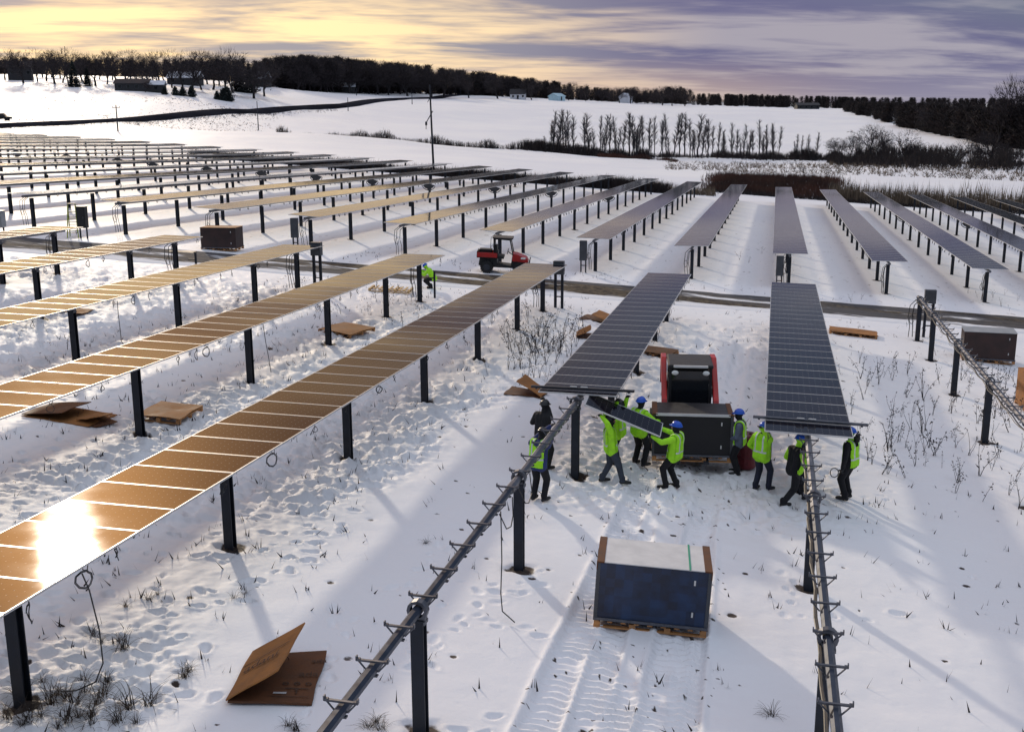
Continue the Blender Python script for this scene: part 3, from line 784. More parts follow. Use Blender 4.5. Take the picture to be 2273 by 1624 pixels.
# the far block: same rows beyond the muddy track
ORD = ['first', 'second', 'third', 'fourth', 'fifth', 'sixth', 'seventh', 'eighth', 'ninth', 'tenth', 'eleventh', 'twelfth', 'thirteenth', 'fourteenth', 'fifteenth', 'sixteenth', 'seventeenth', 'eighteenth', 'nineteenth', 'twentieth']
FTILT = {}
for i in FAR_ROWS:
    x = row_x(i); a, b_ = far_south(x), far_north(x); rd = random.Random(500+i)
    if i == 1: lab = 'far-block solar row straight behind the near row with the pallet loader, seen almost end on'
    elif i < 1: lab = f'far-block solar row, {ORD[-i]} to the left of the row seen end on'
    else: lab = f'far-block solar row, {ORD[i-2]} to the right of the row seen end on'
    root = empty('solar_tracker_row', (x, 0, 0)); tag(root, lab, 'solar panels', 'rows of the far block')
    torque_tube(root, x, a+.1, b_-.1)
    tl = R_(rd.uniform(-.7, .7) + (-1.4 if i in (-7, -9, -12) else (-1.2 if i in (-1, -2, -3) else (-3.8 if i < -3 else 0)))); FTILT[i] = tl
    arr = MB(); y = a+ML/2; mv = [v.co.copy() for v in MODULE.vertices]; mf = [tuple(p.vertices) for p in MODULE.polygons]; mm = [p.material_index for p in MODULE.polygons]
    while y+ML/2 < b_:
        zc = float(tube_z(x, y))+.185; slp = math.atan2(float(tube_z(x, y+.5)-tube_z(x, y-.5)), 1.0)
        rot = RX(slp) @ RY(-tl - R_(.3)*math.sin(y*.12+i)); c = Vector((0, y, zc))
        base = len(arr.v); arr.v += [tuple(rot @ q + c) for q in mv]; arr.f += [tuple(base+j for j in f) for f in mf]; arr.m += mm
        y += ML+GAP
    o = arr.build('module_array', [MT['alu'], MT['pv'], MT['boxlight']], root); o['kind'] = 'stuff'
    ps = far_posts(i)
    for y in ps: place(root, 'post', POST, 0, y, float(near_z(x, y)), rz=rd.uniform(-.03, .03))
    ym = ps[len(ps)//2]
    place(root, 'slew_drive', DRIVE, 0, ym-.25, float(tube_z(x, ym))-.12)
    if -8 < i < 5:
        end_cables(root, ps[0]-.1, float(tube_z(x, ps[0])), i)
        b = MB()
        y = a+2
        while y < b_-30:
            if rd.random() < .75:
                q = rd.uniform(-.1, .1); z = float(tube_z(x, y))+.12; sx = .93 if i < 1 else -.93
                b.path([Vector((sx, y+q, z)), Vector((sx, y+q+.06, z-.16)), Vector((sx, y+q+.16, z-.20)), Vector((sx, y+q+.2, z-.08))], .016, 4)
            y += 1.02
        o = b.build('cable_loops', MT['cable'], root); o['kind'] = 'stuff'
    if i in (-4, -1, 1):
        zt = float(near_z(x, a)); b = MB()
        for s in (-.14, .14): b.box((-.55+s, a-.1, zt+.6), (.07, .07, 1.6))
        b.box((-.55, a-.1, zt+.45), (.36, .05, .05)); b.build('box_stand', MT['post'], root)
        place(root, 'control_box', BOXA, -.55, a-.16, zt+.75)

# ------------------------------------------------------------------ trees
class TM:
    """triangle collector for twigs and leaves (numpy friendly)"""
    def __init__(s): s.v = []; s.t = []
    def tube(s, p0, p1, r0, r1, n=4):
        ax = (p1-p0).normalized(); up = Vector((0, 0, 1)) if abs(ax.z) < .9 else Vector((1, 0, 0))
        e1 = ax.cross(up).normalized(); e2 = ax.cross(e1); b = len(s.v)
        for p, r in ((p0, r0), (p1, r1)):
            for k in range(n): a = 2*math.pi*k/n; q = p+(e1*math.cos(a)+e2*math.sin(a))*r; s.v.append((q.x, q.y, q.z))
        for k in range(n):
            k2 = (k+1) % n; s.t += [(b+k, b+k2, b+n+k2), (b+k, b+n+k2, b+n+k)]
    def blade(s, p0, p1, w, rd):
        ax = (p1-p0); side = ax.cross(Vector((rd.uniform(-1, 1), rd.uniform(-1, 1), rd.uniform(-1, 1))))
        if side.length < 1e-6: return
        side = side.normalized()*w/2; b = len(s.v)
        for q in (p0-side, p0+side, p1): s.v.append((q.x, q.y, q.z))
        s.t.append((b, b+1, b+2))
    def arrays(s): return np.array(s.v, np.float32), np.array(s.t, np.int32)
def tri_mesh(name, V, T, m, smooth_=False):
    me = bpy.data.meshes.new(name); me.vertices.add(len(V)); me.vertices.foreach_set('co', np.ascontiguousarray(V, np.float32).ravel())
    me.loops.add(len(T)*3); me.loops.foreach_set('vertex_index', np.ascontiguousarray(T, np.int32).ravel())
    me.polygons.add(len(T)); me.polygons.foreach_set('loop_start', np.arange(len(T), dtype=np.int32)*3)
    for q in (m if isinstance(m, (list, tuple)) else [m]): me.materials.append(q)
    me.update(calc_edges=True); return me
def rdir(d, spread, rd):
    ax = d.orthogonal().normalized(); ax.rotate(Matrix.Rotation(rd.uniform(0, 6.283), 3, d)); q = d.copy(); q.rotate(Matrix.Rotation(spread, 3, ax)); return q
def grow_tree(seed, H, style='broad', tw=.06):
    rd = random.Random(seed); T = TM(); C = TM()
    def branch(p, d, L, r, dep):
        n = 3 if dep < 2 else 2; q = p; dd = d.copy()
        for k in range(n):
            dd = (dd + Vector((rd.gauss(0, .13), rd.gauss(0, .13), rd.gauss(.05 if style != 'poplar' else .10, .08)))).normalized()
            q2 = q + dd*L/n; r2 = r*(1-.45*(k+1)/n)
            if r > tw*.9: (T if dep < 2 else C).tube(q, q2, max(r*(1-.45*k/n), tw*.4), max(r2, tw*.35), 5 if dep == 0 else 3)
            else: C.blade(q, q2, max(r*2.2, tw), rd)
            if dep < DEP:
                for _ in range(KID[dep]):
                    if k == 0 and dep == 0: continue
                    branch(q.lerp(q2, rd.uniform(.3, 1)), rdir(dd, rd.uniform(*SPR[dep]), rd), L*rd.uniform(*LEN[dep]), r2*.62, dep+1)
            q = q2
        if dep == DEP or r < tw:
            for _ in range(TWN): C.blade(q, q + rdir(dd, rd.uniform(.1, .8), rd)*L*rd.uniform(.35, .8), tw*.9, rd)
        elif style != 'poplar' or dep > 0: branch(q, dd, L*.7, r*.55, dep+1)
    if style == 'broad':
        DEP, KID, SPR, LEN, TWN = 4, [2, 2, 2, 1, 0], [(.5, .95), (.4, .85), (.35, .8), (.3, .8), (0, 0)], [(.75, 1.0), (.55, .8), (.5, .8), (.5, .8), (0, 0)], 3
        branch(Vector((0, 0, -.2)), Vector((rd.gauss(0, .05), rd.gauss(0, .05), 1)).normalized(), H*.38, H*.032, 0)
    elif style == 'vase':
        DEP, KID, SPR, LEN, TWN = 3, [3, 2, 2, 0], [(.25, .6), (.25, .55), (.2, .6), (0, 0)], [(1.2, 1.7), (.45, .7), (.4, .7), (0, 0)], 4
        branch(Vector((0, 0, -.2)), Vector((0, 0, 1)), H*.33, H*.03, 0)
    else:  # poplar: straight leader, short rising side branches
        top = Vector((rd.gauss(0, .05)*H, rd.gauss(0, .05)*H, H)); q = Vector((0, 0, -.2)); N = 9
        for k in range(N):
            q2 = Vector((0, 0, -.2)).lerp(top, (k+1)/N) + Vector((rd.gauss(0, .09), rd.gauss(0, .09), 0))
            r0, r1 = H*.013*(1-.85*k/N)+.02, H*.013*(1-.85*(k+1)/N)+.02
            T.tube(q, q2, r0, r1, 5)
            if k >= 2:
                for _ in range(4+2*k if k < 7 else 10):
                    f = k/N; L = H*(.10*(1-f)+.13)*rd.uniform(.6, 1.2); p = q.lerp(q2, rd.random())
                    d = rdir(Vector((0, 0, 1)), rd.uniform(.12, .62), rd); e = p+d*L*.6; C.blade(p, e, tw, rd)
                    for _ in range(5): C.blade(p.lerp(e, rd.uniform(.2, 1)), e+rdir(d, rd.uniform(.05, .5), rd)*L*rd.uniform(.35, .7), tw*.7, rd)
            q = q2
        for _ in range(8): C.blade(q, q+rdir(Vector((0, 0, 1)), rd.uniform(.05, .35), rd)*H*.1, tw*.7, rd)
    if style in ('broad', 'vase'):      # fine outer twigs round the dome of the crown
        V = np.array(C.v); top = V[:, 2].max(); cx, cy = V[:, 0].mean(), V[:, 1].mean(); rw = np.percentile(np.hypot(V[:, 0]-cx, V[:, 1]-cy), 90)
        zc = top*.60; rz = top*.42
        for _ in range(620 if style == 'broad' else 220):
            a = rd.uniform(0, 6.283); el = math.asin(rd.uniform(-.45, 1)); q = rd.uniform(.55, 1.0)**.6
            n = Vector((math.cos(el)*math.cos(a), math.cos(el)*math.sin(a), math.sin(el))); p = Vector((cx+n.x*rw*q, cy+n.y*rw*q, zc+n.z*rz*q))
            C.blade(p-n*top*.05, p+(n+Vector((rd.gauss(0, .4), rd.gauss(0, .4), rd.uniform(0, .6)))).normalized()*top*rd.uniform(.03, .08), tw*.55, rd)
    return T.arrays(), C.arrays()
def evergreen(seed, H, W, round_=False):
    rd = random.Random(seed); T = TM(); C = TM(); T.tube(Vector((0, 0, -.2)), Vector((0, 0, H*.9)), W*.05, .03, 5)
    for _ in range(520):
        h = rd.random()**1.25; w = W*(1-h)**(.55 if round_ else .85)*(.5+.5*min(1, h*6+.4)); a = rd.uniform(0, 6.283)
        p = Vector((0, 0, h*H)); rr = w*rd.uniform(.55, 1.05); e = Vector((rr*math.cos(a), rr*math.sin(a), h*H-(.12*W if not round_ else -.1*W)*rd.random()))
        C.blade(p.lerp(e, .25), e, W*.28, rd); C.blade(e, e+Vector((rd.gauss(0, .15), rd.gauss(0, .15), rd.uniform(-.1, .3)))*W, W*.16, rd)
    return T.arrays(), C.arrays()

BROAD = [grow_tree(s, 12, 'broad', .13) for s in range(6)]
VASE = [grow_tree(40+s, 12, 'vase', .13) for s in range(4)]
POP = [grow_tree(80+s, 12, 'poplar', .085) for s in range(9)]
EVER = [evergreen(120+s, 9, 2.2) for s in range(3)]; EVROUND = [evergreen(140+s, 3.2, 1.7, True) for s in range(3)]
def variant_meshes(lst, nm, bm, tm):
    out = []
    for (tv, tt), (cv, ct) in lst: out.append((tri_mesh('trunk', tv, tt, bm), tri_mesh('crown', cv, ct, tm), float(max(tv[:, 2].max(), cv[:, 2].max()))))
    return out
VM = {'broad': variant_meshes(BROAD, 'b', MT['bark'], MT['twig']), 'vase': variant_meshes(VASE, 'v', MT['bark'], MT['twig']), 'poplar': variant_meshes(POP, 'p', MT['poplar'], MT['poplar']),
      'ever': variant_meshes(EVER, 'e', MT['bark'], MT['ever']), 'evround': variant_meshes(EVROUND, 'r', MT['bark'], MT['ever'])}
_vi = {}
def tree(kind, name, px, base, top, r, label, group, cat='tree', wide=1.0):
    """tree whose foot is seen at (px, base); top gives its height at distance r"""
    g = at(px, base, r); d = ray(px, top); ztop = CAM.z + d.z*r/math.hypot(d.x, d.y)
    H = max(1.5, ztop-g.z); k = _vi.get(kind, 0); _vi[kind] = k+1
    tm_, cm_, h0 = VM[kind][k % len(VM[kind])]
    root = empty(name, g, rz=(k*2.399) % 6.283); s = H/h0; root.scale = (s*wide, s*wide, s)
    link('trunk', tm_, root); link('crown', cm_, root)
    tag(root, label, cat, group); return root
ORDW = lambda k: (ORD + ['twenty-first', 'twenty-second', 'twenty-third', 'twenty-fourth', 'twenty-fifth', 'twenty-sixth', 'twenty-seventh', 'twenty-eighth', 'twenty-ninth', 'thirtieth', 'thirty-first', 'thirty-second', 'thirty-third', 'thirty-fourth', 'thirty-fifth', 'thirty-sixth', 'thirty-seventh', 'thirty-eighth', 'thirty-ninth', 'fortieth', 'forty-first', 'forty-second', 'forty-third', 'forty-fourth'])[k]
def ordinal(n):
    ones = ['', 'first', 'second', 'third', 'fourth', 'fifth', 'sixth', 'seventh', 'eighth', 'ninth']
    if n < 21: return ORD[n-1]
    t, o_ = divmod(n, 10); tens = ['', '', 'twent', 'thirt', 'fort', 'fift', 'sixt', 'sevent', 'eight', 'ninet'][t]
    return tens+'ieth' if o_ == 0 else tens+'y-'+ones[o_]
# bare trees along the left skyline
SKY_T = [(-18, 183, 112), (12, 182, 107), (52, 184, 119), (84, 184, 116), (104, 186, 113), (122, 187, 111), (140, 188, 113), (184, 189, 121), (212, 190, 119), (238, 190, 117), (262, 191, 122), (280, 190, 114), (306, 190, 123), (330, 189, 124), (352, 188, 121), (381, 186, 110), (405, 184, 121), (425, 184, 116), (446, 182, 119), (472, 182, 117), (498, 182, 122), (516, 183, 108), (540, 184, 126), (562, 184, 131), (585, 185, 127)]
for k, (x, b, t) in enumerate(SKY_T):
    kind = 'vase' if x in (516, 381, -18, 12) else ('broad' if k % 3 else 'vase')
    r = 440 + 18*math.sin(k*2.1)
    tree(kind, 'bare_tree', x, b, t-9+5*math.sin(k*1.7), r, f'{ORDW(k)} bare tree from the left along the skyline above the left field', 'bare trees on the left skyline', wide=1.25)
for k, (x, b, t) in enumerate([(70, 186, 128), (96, 187, 124), (115, 187, 122), (135, 188, 122), (222, 190, 134), (292, 190, 130), (318, 190, 138), (340, 189, 136), (365, 188, 134), (432, 183, 130), (460, 183, 132), (486, 183, 135), (528, 184, 134), (555, 184, 138), (575, 185, 136), (30, 184, 126), (150, 189, 126), (195, 190, 134), (250, 190, 130), (412, 185, 132)]):
    tree('broad', 'bare_tree', x, b-2, t, 492+10*math.sin(k), f'{ORDW(k)} from the left of the lower bare trees filling the second row of the skyline', 'second row of skyline trees', wide=1.5)
tree('ever', 'spruce_tree', 165, 199, 131, 415, 'tall dark spruce in front of the left skyline trees', 'skyline spruces', wide=1.3)
tree('ever', 'spruce_tree', 195, 193, 148, 420, 'smaller dark spruce right of the tall spruce on the left', 'skyline spruces', wide=1.2)
tree('ever', 'spruce_tree', 527, 181, 148, 455, 'dark spruce left of the snowy roof on the ridge', 'skyline spruces', wide=1.6)
tree('ever', 'spruce_tree', 553, 183, 138, 455, 'wide dark spruce beside the snowy roof on the ridge', 'skyline spruces', wide=1.8)
tree('broad', 'bare_tree', 322, 213, 178, 395, 'small bare tree standing alone before the long dark house', 'lone trees by the houses', wide=1.5)
for k, (x, b, t) in enumerate([(366, 214, 191), (390, 215, 190), (406, 215, 191), (426, 215, 189), (482, 214, 201), (505, 214, 190), (496, 214, 194)]):
    lb = ['leftmost of the four dark rounded cedars left of the field', 'second of the four dark rounded cedars left of the field', 'third of the four dark rounded cedars left of the field', 'rightmost of the four dark rounded cedars left of the field', 'smallest dark cedar in the right-hand pair', 'tallest dark cedar in the right-hand pair', 'dark cedar half hidden behind the tallest of the pair'][k]
    tree('evround', 'cedar_tree', x, b, t, 392, lb, 'rounded cedars on the left slope', wide=1.0)
# row of thin poplars behind the marsh
PX = [1208, 1228, 1238, 1249, 1262, 1273, 1298, 1307, 1333, 1343, 1353, 1369, 1381, 1396, 1405, 1413, 1428, 1441, 1452, 1466, 1479, 1494, 1507, 1519, 1532, 1546, 1558, 1571, 1581, 1593, 1609, 1622, 1636, 1650, 1661, 1686, 1701, 1715, 1727, 1768, 1778, 1791, 1812]
PX0 = set(PX); rd = random.Random(321)
for c, w_, n_ in ((1245, 22, 6), (1350, 20, 5), (1405, 18, 6), (1475, 24, 6), (1560, 26, 7), (1625, 22, 7), (1705, 16, 5), (1785, 18, 4)):
    for _ in range(n_): PX.append(int(rd.gauss(c, w_)))
PX = sorted(set(PX))
for k, x in enumerate(PX):
    rd = random.Random(x); b = 342 + (x-1208)*.028
    if x < 1320: t = 241 + rd.uniform(-3, 12)
    elif x < 1560: t = 249 + rd.uniform(-4, 14)
    elif x < 1740: t = 258 + rd.uniform(-4, 30)
    else: t = 282 + rd.uniform(-6, 18)
    if x not in PX0: t += rd.uniform(10, 55)
    if x == 1208: t = 300
    tree('poplar', 'poplar_tree', x, b, t, 288+rd.uniform(-5, 6), f'{ordinal(k+1)} thin bare poplar from the left in the row behind the marsh', 'row of bare poplars', wide=rd.uniform(1.0, 1.8))
# single trees on the right
for (kd, x, b, t, r, lb, w) in [('broad', 1862, 356, 302, 290, 'low spreading bare tree at the right end of the poplar row', 1.5), ('broad', 1885, 360, 296, 285, 'crooked bare tree next to the low spreading one', 1.2), ('broad', 1932, 360, 270, 282, 'dark thick bare tree in front of the white field on the right', 1.15), ('broad', 1958, 358, 285, 288, 'bare tree between the dark thick tree and the fan-shaped tree', 1.0),
        ('vase', 2008, 366, 281, 270, 'fan-shaped bare tree below the dark wood on the right', 1.6), ('vase', 2128, 372, 302, 262, 'fan-shaped bare tree farther right, standing alone against snow', 1.9), ('vase', 2212, 322, 163, 330, 'tall bare cottonwood left of the group at the right edge', .9), ('vase', 2238, 324, 157, 330, 'tall bare cottonwood in the middle of the right-edge group', .85), ('vase', 2266, 324, 159, 330, 'tall bare cottonwood at the very right edge', .9), ('vase', 2292, 324, 165, 330, 'tall bare cottonwood cut by the right edge', .9),
        ('vase', 2078, 298, 216, 400, 'rounded bare tree rising above the dark wood on the right', 1.3), ('vase', 2095, 300, 213, 400, 'second rounded bare tree rising above the dark wood on the right', 1.3), ('broad', 2203, 372, 285, 262, 'dark bare tree before the wood near the right edge', 1.2), ('poplar', 1776, 396, 368, 205, 'small leafless sapling beside the brown reed patch', 1.6), ('poplar', 1782, 397, 372, 204, 'second leafless sapling beside the brown reed patch', 1.6)]:
    tree(kd, 'bare_tree', x, b, t, r, lb, 'single bare trees on the right', wide=w)

# woods that read as one mass
def wood(name, label, items, m, seed, lib, dense_base=True):
    """items: (x, y, z, height, width factor)"""
    rd = random.Random(seed); VV = []; TT = []; off = 0
    for (x, y, z, H, w) in items:
        (tv, tt), (cv, ct) = lib[rd.randrange(len(lib))]
        a = rd.uniform(0, 6.283); ca, sa = math.cos(a), math.sin(a)
        for V, T in ((tv, tt), (cv, ct)):
            s = H/12.0; X = V[:, 0]*s*w; Y = V[:, 1]*s*w
            VV.append(np.stack([x+X*ca-Y*sa, y+X*sa+Y*ca, z+V[:, 2]*s], 1)); TT.append(T+off); off += len(V)
    o = link(name, tri_mesh(name, np.concatenate(VV), np.concatenate(TT), m)); tag(o, label, 'wood', kind='stuff'); return o
def lite(seed, tw=.22, H=12):
    """cheap dense crown for a tree that is only seen within a wood"""
    rd = random.Random(seed); T = TM(); C = TM(); T.tube(Vector((0, 0, -.5)), Vector((0, 0, H*.75)), .25, .08, 4)
    for _ in range(230):
        h = rd.uniform(.04, .93); w = H*.27*math.sin(math.pi*min(1, .22+h*.80))**.7; a = rd.uniform(0, 6.283)
        p = Vector((0, 0, H*max(0, h-.15))); e = Vector((w*rd.uniform(.3, 1)*math.cos(a), w*rd.uniform(.3, 1)*math.sin(a), h*H+rd.uniform(0, .6)))
        C.blade(p.lerp(e, .35), e, tw*1.5, rd)
        for _ in range(3): C.blade(e, e+Vector((rd.gauss(0, .8), rd.gauss(0, .8), rd.uniform(.1, 1.3))), tw, rd)
    return T.arrays(), C.arrays()
LITE = [lite(s) for s in range(5)]
def wood_line(ctrl, n, depth, seed):
    rd = random.Random(seed); out = []
    xs = [c[0] for c in ctrl]
    for _ in range(n):
        px = rd.uniform(xs[0], xs[-1]); b = np.interp(px, xs, [c[1] for c in ctrl]); t = np.interp(px, xs, [c[2] for c in ctrl]); r = np.interp(px, xs, [c[3] for c in ctrl])
        q = rd.random(); r2 = r + q*depth
        d = ray(px, t + (0 if q > .5 else (0.5-q)*10) + rd.uniform(-2, 6)); k = r2/math.hypot(d.x, d.y); g = (CAM.x+d.x*k, CAM.y+d.y*k); z = gz(*g)
        H = max(7.0, CAM.z+d.z*k-z); out.append((g[0], g[1], z-.3, H*(1.0 if q > .35 else rd.uniform(.55, .95)), 1.15))
    return out
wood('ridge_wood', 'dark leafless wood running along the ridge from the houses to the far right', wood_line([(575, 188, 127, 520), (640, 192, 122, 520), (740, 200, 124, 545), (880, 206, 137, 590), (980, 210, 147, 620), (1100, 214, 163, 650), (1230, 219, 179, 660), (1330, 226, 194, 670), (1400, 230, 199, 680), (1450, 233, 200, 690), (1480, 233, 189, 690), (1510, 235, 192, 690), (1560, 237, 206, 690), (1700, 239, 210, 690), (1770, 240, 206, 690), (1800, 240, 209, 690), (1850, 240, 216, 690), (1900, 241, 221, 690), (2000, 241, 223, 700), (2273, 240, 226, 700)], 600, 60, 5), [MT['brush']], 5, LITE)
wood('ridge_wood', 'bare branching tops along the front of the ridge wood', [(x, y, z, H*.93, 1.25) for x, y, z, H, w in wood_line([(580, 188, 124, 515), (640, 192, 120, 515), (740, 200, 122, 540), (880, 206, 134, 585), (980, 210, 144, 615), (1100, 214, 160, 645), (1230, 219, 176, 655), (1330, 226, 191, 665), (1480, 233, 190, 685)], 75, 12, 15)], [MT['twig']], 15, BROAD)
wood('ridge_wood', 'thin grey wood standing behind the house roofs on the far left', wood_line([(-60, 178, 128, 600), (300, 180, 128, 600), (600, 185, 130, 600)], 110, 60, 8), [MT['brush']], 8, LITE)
for k, (x, b, t) in enumerate([(632, 196, 117), (655, 197, 120), (690, 199, 119), (722, 201, 121), (748, 203, 123), (800, 205, 130), (838, 206, 130), (862, 207, 133), (905, 208, 138), (958, 211, 144), (985, 212, 147), (1040, 214, 156), (1105, 217, 163), (1180, 220, 172), (1262, 224, 181), (1300, 226, 186), (1375, 232, 192), (1400, 233, 194), (1470, 235, 190), (1492, 235, 188), (1520, 237, 195)]):
    tree('vase' if k % 2 else 'broad', 'bare_tree', x, b, t-2, 540+(x-600)*.12, f'{ORDW(k)} bare tree from the left whose top stands out of the ridge wood', 'tree tops above the ridge wood', wide=1.4)
_it = []
rd = random.Random(77)
for _ in range(360):
    px = rd.uniform(1875, 2330); lo = np.interp(px, [1875, 1900, 2000, 2100, 2200, 2273, 2330], [246, 250, 278, 298, 318, 332, 338]); r0 = np.interp(px, [1875, 1900, 2000, 2100, 2200, 2273, 2330], [570, 545, 450, 390, 338, 325, 320])
    r = r0 + rd.random()**1.6*170; hi = np.interp(px, [1875, 1950, 2000, 2100, 2180, 2330], [230, 227, 224, 230, 234, 232])
    d = ray(px, hi+rd.uniform(-3, 10)); k = r/math.hypot(d.x, d.y); x, y = d.x*k, d.y*k; z = gz(x, y); H = min(13, max(5, CAM.z+d.z*k-z)); _it.append((x, y, z-.3, H, 1.3))
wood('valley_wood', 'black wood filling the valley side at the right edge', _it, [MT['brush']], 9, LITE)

def brush(name, label, n, fx, m, seed, hh, tw, cat='brush', sub=4, spread=.35):
    """fx(rd) -> (x, y, height scale)"""
    rd = random.Random(seed); P = [fx(rd) for _ in range(n)]
    Z = ground_z(np.array([p[0] for p in P]), np.array([p[1] for p in P])); C = TM()
    for (x, y, s), z in zip(P, Z):
        b = Vector((x, y, float(z)-.08))
        for _ in range(sub):
            e = b + Vector((rd.gauss(0, spread), rd.gauss(0, spread), rd.uniform(*hh)))*s; bb = b+Vector((rd.gauss(0, .25), rd.gauss(0, .25), 0))*s
            C.blade(bb, e, tw*s, rd)
            if sub > 3: C.blade(bb.lerp(e, .6), e+Vector((rd.gauss(0, .3), rd.gauss(0, .3), rd.uniform(-.1, .4)))*s, tw*.6*s, rd)
    V, T = C.arrays(); o = link(name, tri_mesh(name, V, T, m)); tag(o, label, cat, kind='stuff'); return o
def along(ctrl, jr):
    xs = [c[0] for c in ctrl]
    def f(rd):
        px = rd.uniform(xs[0], xs[-1]); r = np.interp(px, xs, [c[1] for c in ctrl]) + rd.gauss(0, jr); d = ray(px, 330); k = r/math.hypot(d.x, d.y)
        cl = 0.35+1.0*float(vnoise(np.array(px*.035), np.array(0.0), 5))
        return (d.x*k, d.y*k, cl)
    return f
brush('hedge_brush', 'low dark brush line along the near edge of the hill field', 1500, along([(612, 281), (800, 285), (1000, 285), (1215, 287)], 1.6), MT['brush'], 21, (.6, 2.6), .10)
brush('hedge_brush', 'dense dark scrub at the foot of the poplar row', 2600, along([(1165, 288), (1500, 289), (1860, 287)], 3.0), MT['brush'], 22, (.5, 2.4), .14)
brush('red_scrub', 'rust red scrub below the poplars', 900, along([(1330, 276), (1480, 268), (1505, 262)], 2.0), MT['reed'], 23, (.4, 1.3), .14)
brush('marsh_scrub', 'black scrub in the marsh below the valley wood', 2600, along([(1840, 277), (2000, 262), (2330, 250)], 9.0), MT['brush'], 24, (.5, 2.4), .16)
brush('marsh_scrub', 'dark scrub line beneath the valley wood beside the snow patch', 1500, along([(1900, 300), (2330, 296)], 9.0), MT['brush'], 27, (.6, 2.6), .16)
def ditch(rd):
    x = rd.uniform(-85, 60); y = far_north(x)+3.0+abs(rd.gauss(0, 2.6)); return (x, y, .55+.75*float(vnoise(np.array(x*.12), np.array(y*.2), 9)))
brush('ditch_brush', 'dark brush in the ditch behind the far block', 5200, lambda rd: (lambda x: (x, far_north(x)+3+abs(rd.gauss(0, 2.4)), .35+.9*float(vnoise(np.array(x*.1), np.array(3.0), 9))))(rd.uniform(-84, -14)), MT['brush'], 25, (.3, 1.5), .09)
brush('reeds', 'pale dry reeds standing behind the ends of the right-hand rows', 4600, lambda rd: (rd.uniform(8, 62), 161+abs(rd.gauss(0, 5.0)), rd.uniform(.6, 1.25)), MT['reedpale'], 26, (1.0, 2.5), .085, 'reeds', 3, .12)
brush('reeds', 'pale dry reeds fringing the ditch left of the brown patch', 3600, lambda rd: (rd.uniform(-52, -8), 150.5+abs(rd.gauss(0, 3.2)), rd.uniform(.5, 1.0)), MT['reedpale'], 28, (.6, 1.8), .06, 'reeds', 3, .12)
brush('brown_reeds', 'dark brown cattail patch behind the row seen end on', 7000, lambda rd: (rd.uniform(-9.5, 9.5)+rd.gauss(0, 1), 161+rd.random()*30, rd.uniform(.6, 1.0)), MT['reed'], 29, (.7, 1.6), .09, 'reeds', 3, .15)
brush('dark_undergrowth', 'black undergrowth at the foot of the reeds behind the right-hand rows', 1800, lambda rd: (rd.uniform(-10, 62), 159.5+abs(rd.gauss(0, .9)), rd.uniform(.4, .8)), MT['brush'], 30, (.3, .9), .12, 'brush', 4)
brush('marsh_grass', 'scattered tan tufts across the snowy marsh', 1500, lambda rd: (lambda px, r: (lambda d: (d.x*r/math.hypot(d.x, d.y), d.y*r/math.hypot(d.x, d.y), rd.uniform(.5, 1.1)))(ray(px, 330)))(rd.uniform(1480, 2330), rd.uniform(208, 262)), MT['reedpale'], 31, (.3, .9), .12, 'grass', 4)
brush('stubble', 'short stubble poking through the left field', 2600, lambda rd: (lambda px, r: (lambda d: (d.x*r/math.hypot(d.x, d.y), d.y*r/math.hypot(d.x, d.y), rd.uniform(.4, .8)))(ray(px, 330)))(rd.uniform(-40, 620), rd.uniform(285, 385)), MT['reedpale'], 32, (.15, .5), .22, 'grass', 2)
brush('roadside_weeds', 'weeds along the near ditch of the paved road', 900, lambda rd: (lambda q: (q[0]+rd.gauss(0, 2)+6, q[1]+rd.gauss(0, 2)-9, rd.uniform(.3, .9)))(HWY[rd.randrange(10, 60)]), MT['brush'], 33, (.2, .9), .1)

# ------------------------------------------------------------------ far houses, poles, car
def house(name, label, px, base, r, W, D, H, roof, rz, mw, mr, win=2, cat='house', chimney=False, door=True):
    g = at(px, base, r); root = empty(name, g, rz=rz); tag(root, label, cat)
    b = MB(); b.box((0, 0, H/2-.5), (W, D, H+1))
    for s in (-1, 1): b.add([(s*W/2, -D/2, H), (s*W/2, D/2, H), (s*W/2, 0, H+roof-.05)], [(0, 1, 2)])
    b.build('wall', mw, root)
    b = MB(); t = .22
    for s in (-1, 1):
        sl = math.atan2(roof, D/2); L = math.hypot(roof, D/2)+.4
        b.box((0, s*(D/4+.12), H+roof/2+.08), (W+.8, L, t), rot=RX(-s*sl))
    ro = b.build('roof', mr, root)
    if chimney: q = MB(); q.box((W*.2, .4, H+roof+.3), (.7, .7, 1.6)); q.build('chimney', MT['walldark'], ro)
    for k in range(win):
        x = -W/2+W*(k+.5)/win*1.0 + (0.3 if win > 1 else 0)
        f = MB(); f.box((x, -D/2-.03, H*.58), (1.2, .08, 1.2)); f.build('window', MT['box'] if mw is MT['walldark'] else MT['white'], root)
        q = MB(); q.box((x, -D/2-.075, H*.58), (1.0, .03, 1.0)); q.build('window_pane', MT['glass'], root)
    if door: q = MB(); q.box((W*.02, -D/2-.04, 1.0), (1.0, .08, 2.0)); q.build('door', MT['walldark'], root)
    return root
YW = YAW
house('farm_house', 'dark two-storey house among the trees at the far left', 48, 186, 455, 8, 7, 4.4, 2.0, YW+.3, MT['walldark'], MT['walldark'], 3, chimney=True)
house('farm_house', 'long low dark house in front of the skyline trees', 298, 206, 405, 11, 7, 2.2, 1.4, YW+.1, MT['walldark'], MT['walldark'], 4)
house('shed', 'small dark shed at the right end of the long low house', 350, 206, 402, 5, 5, 2.4, 1.2, YW+.1, MT['walldark'], MT['roofsnow'], 1, 'shed')
house('farm_house', 'dark house with a wide snowy roof on the ridge behind the cedars', 412, 183, 470, 12, 9, 2.6, 2.4, YW+.0, MT['walldark'], MT['roofsnow'], 3)
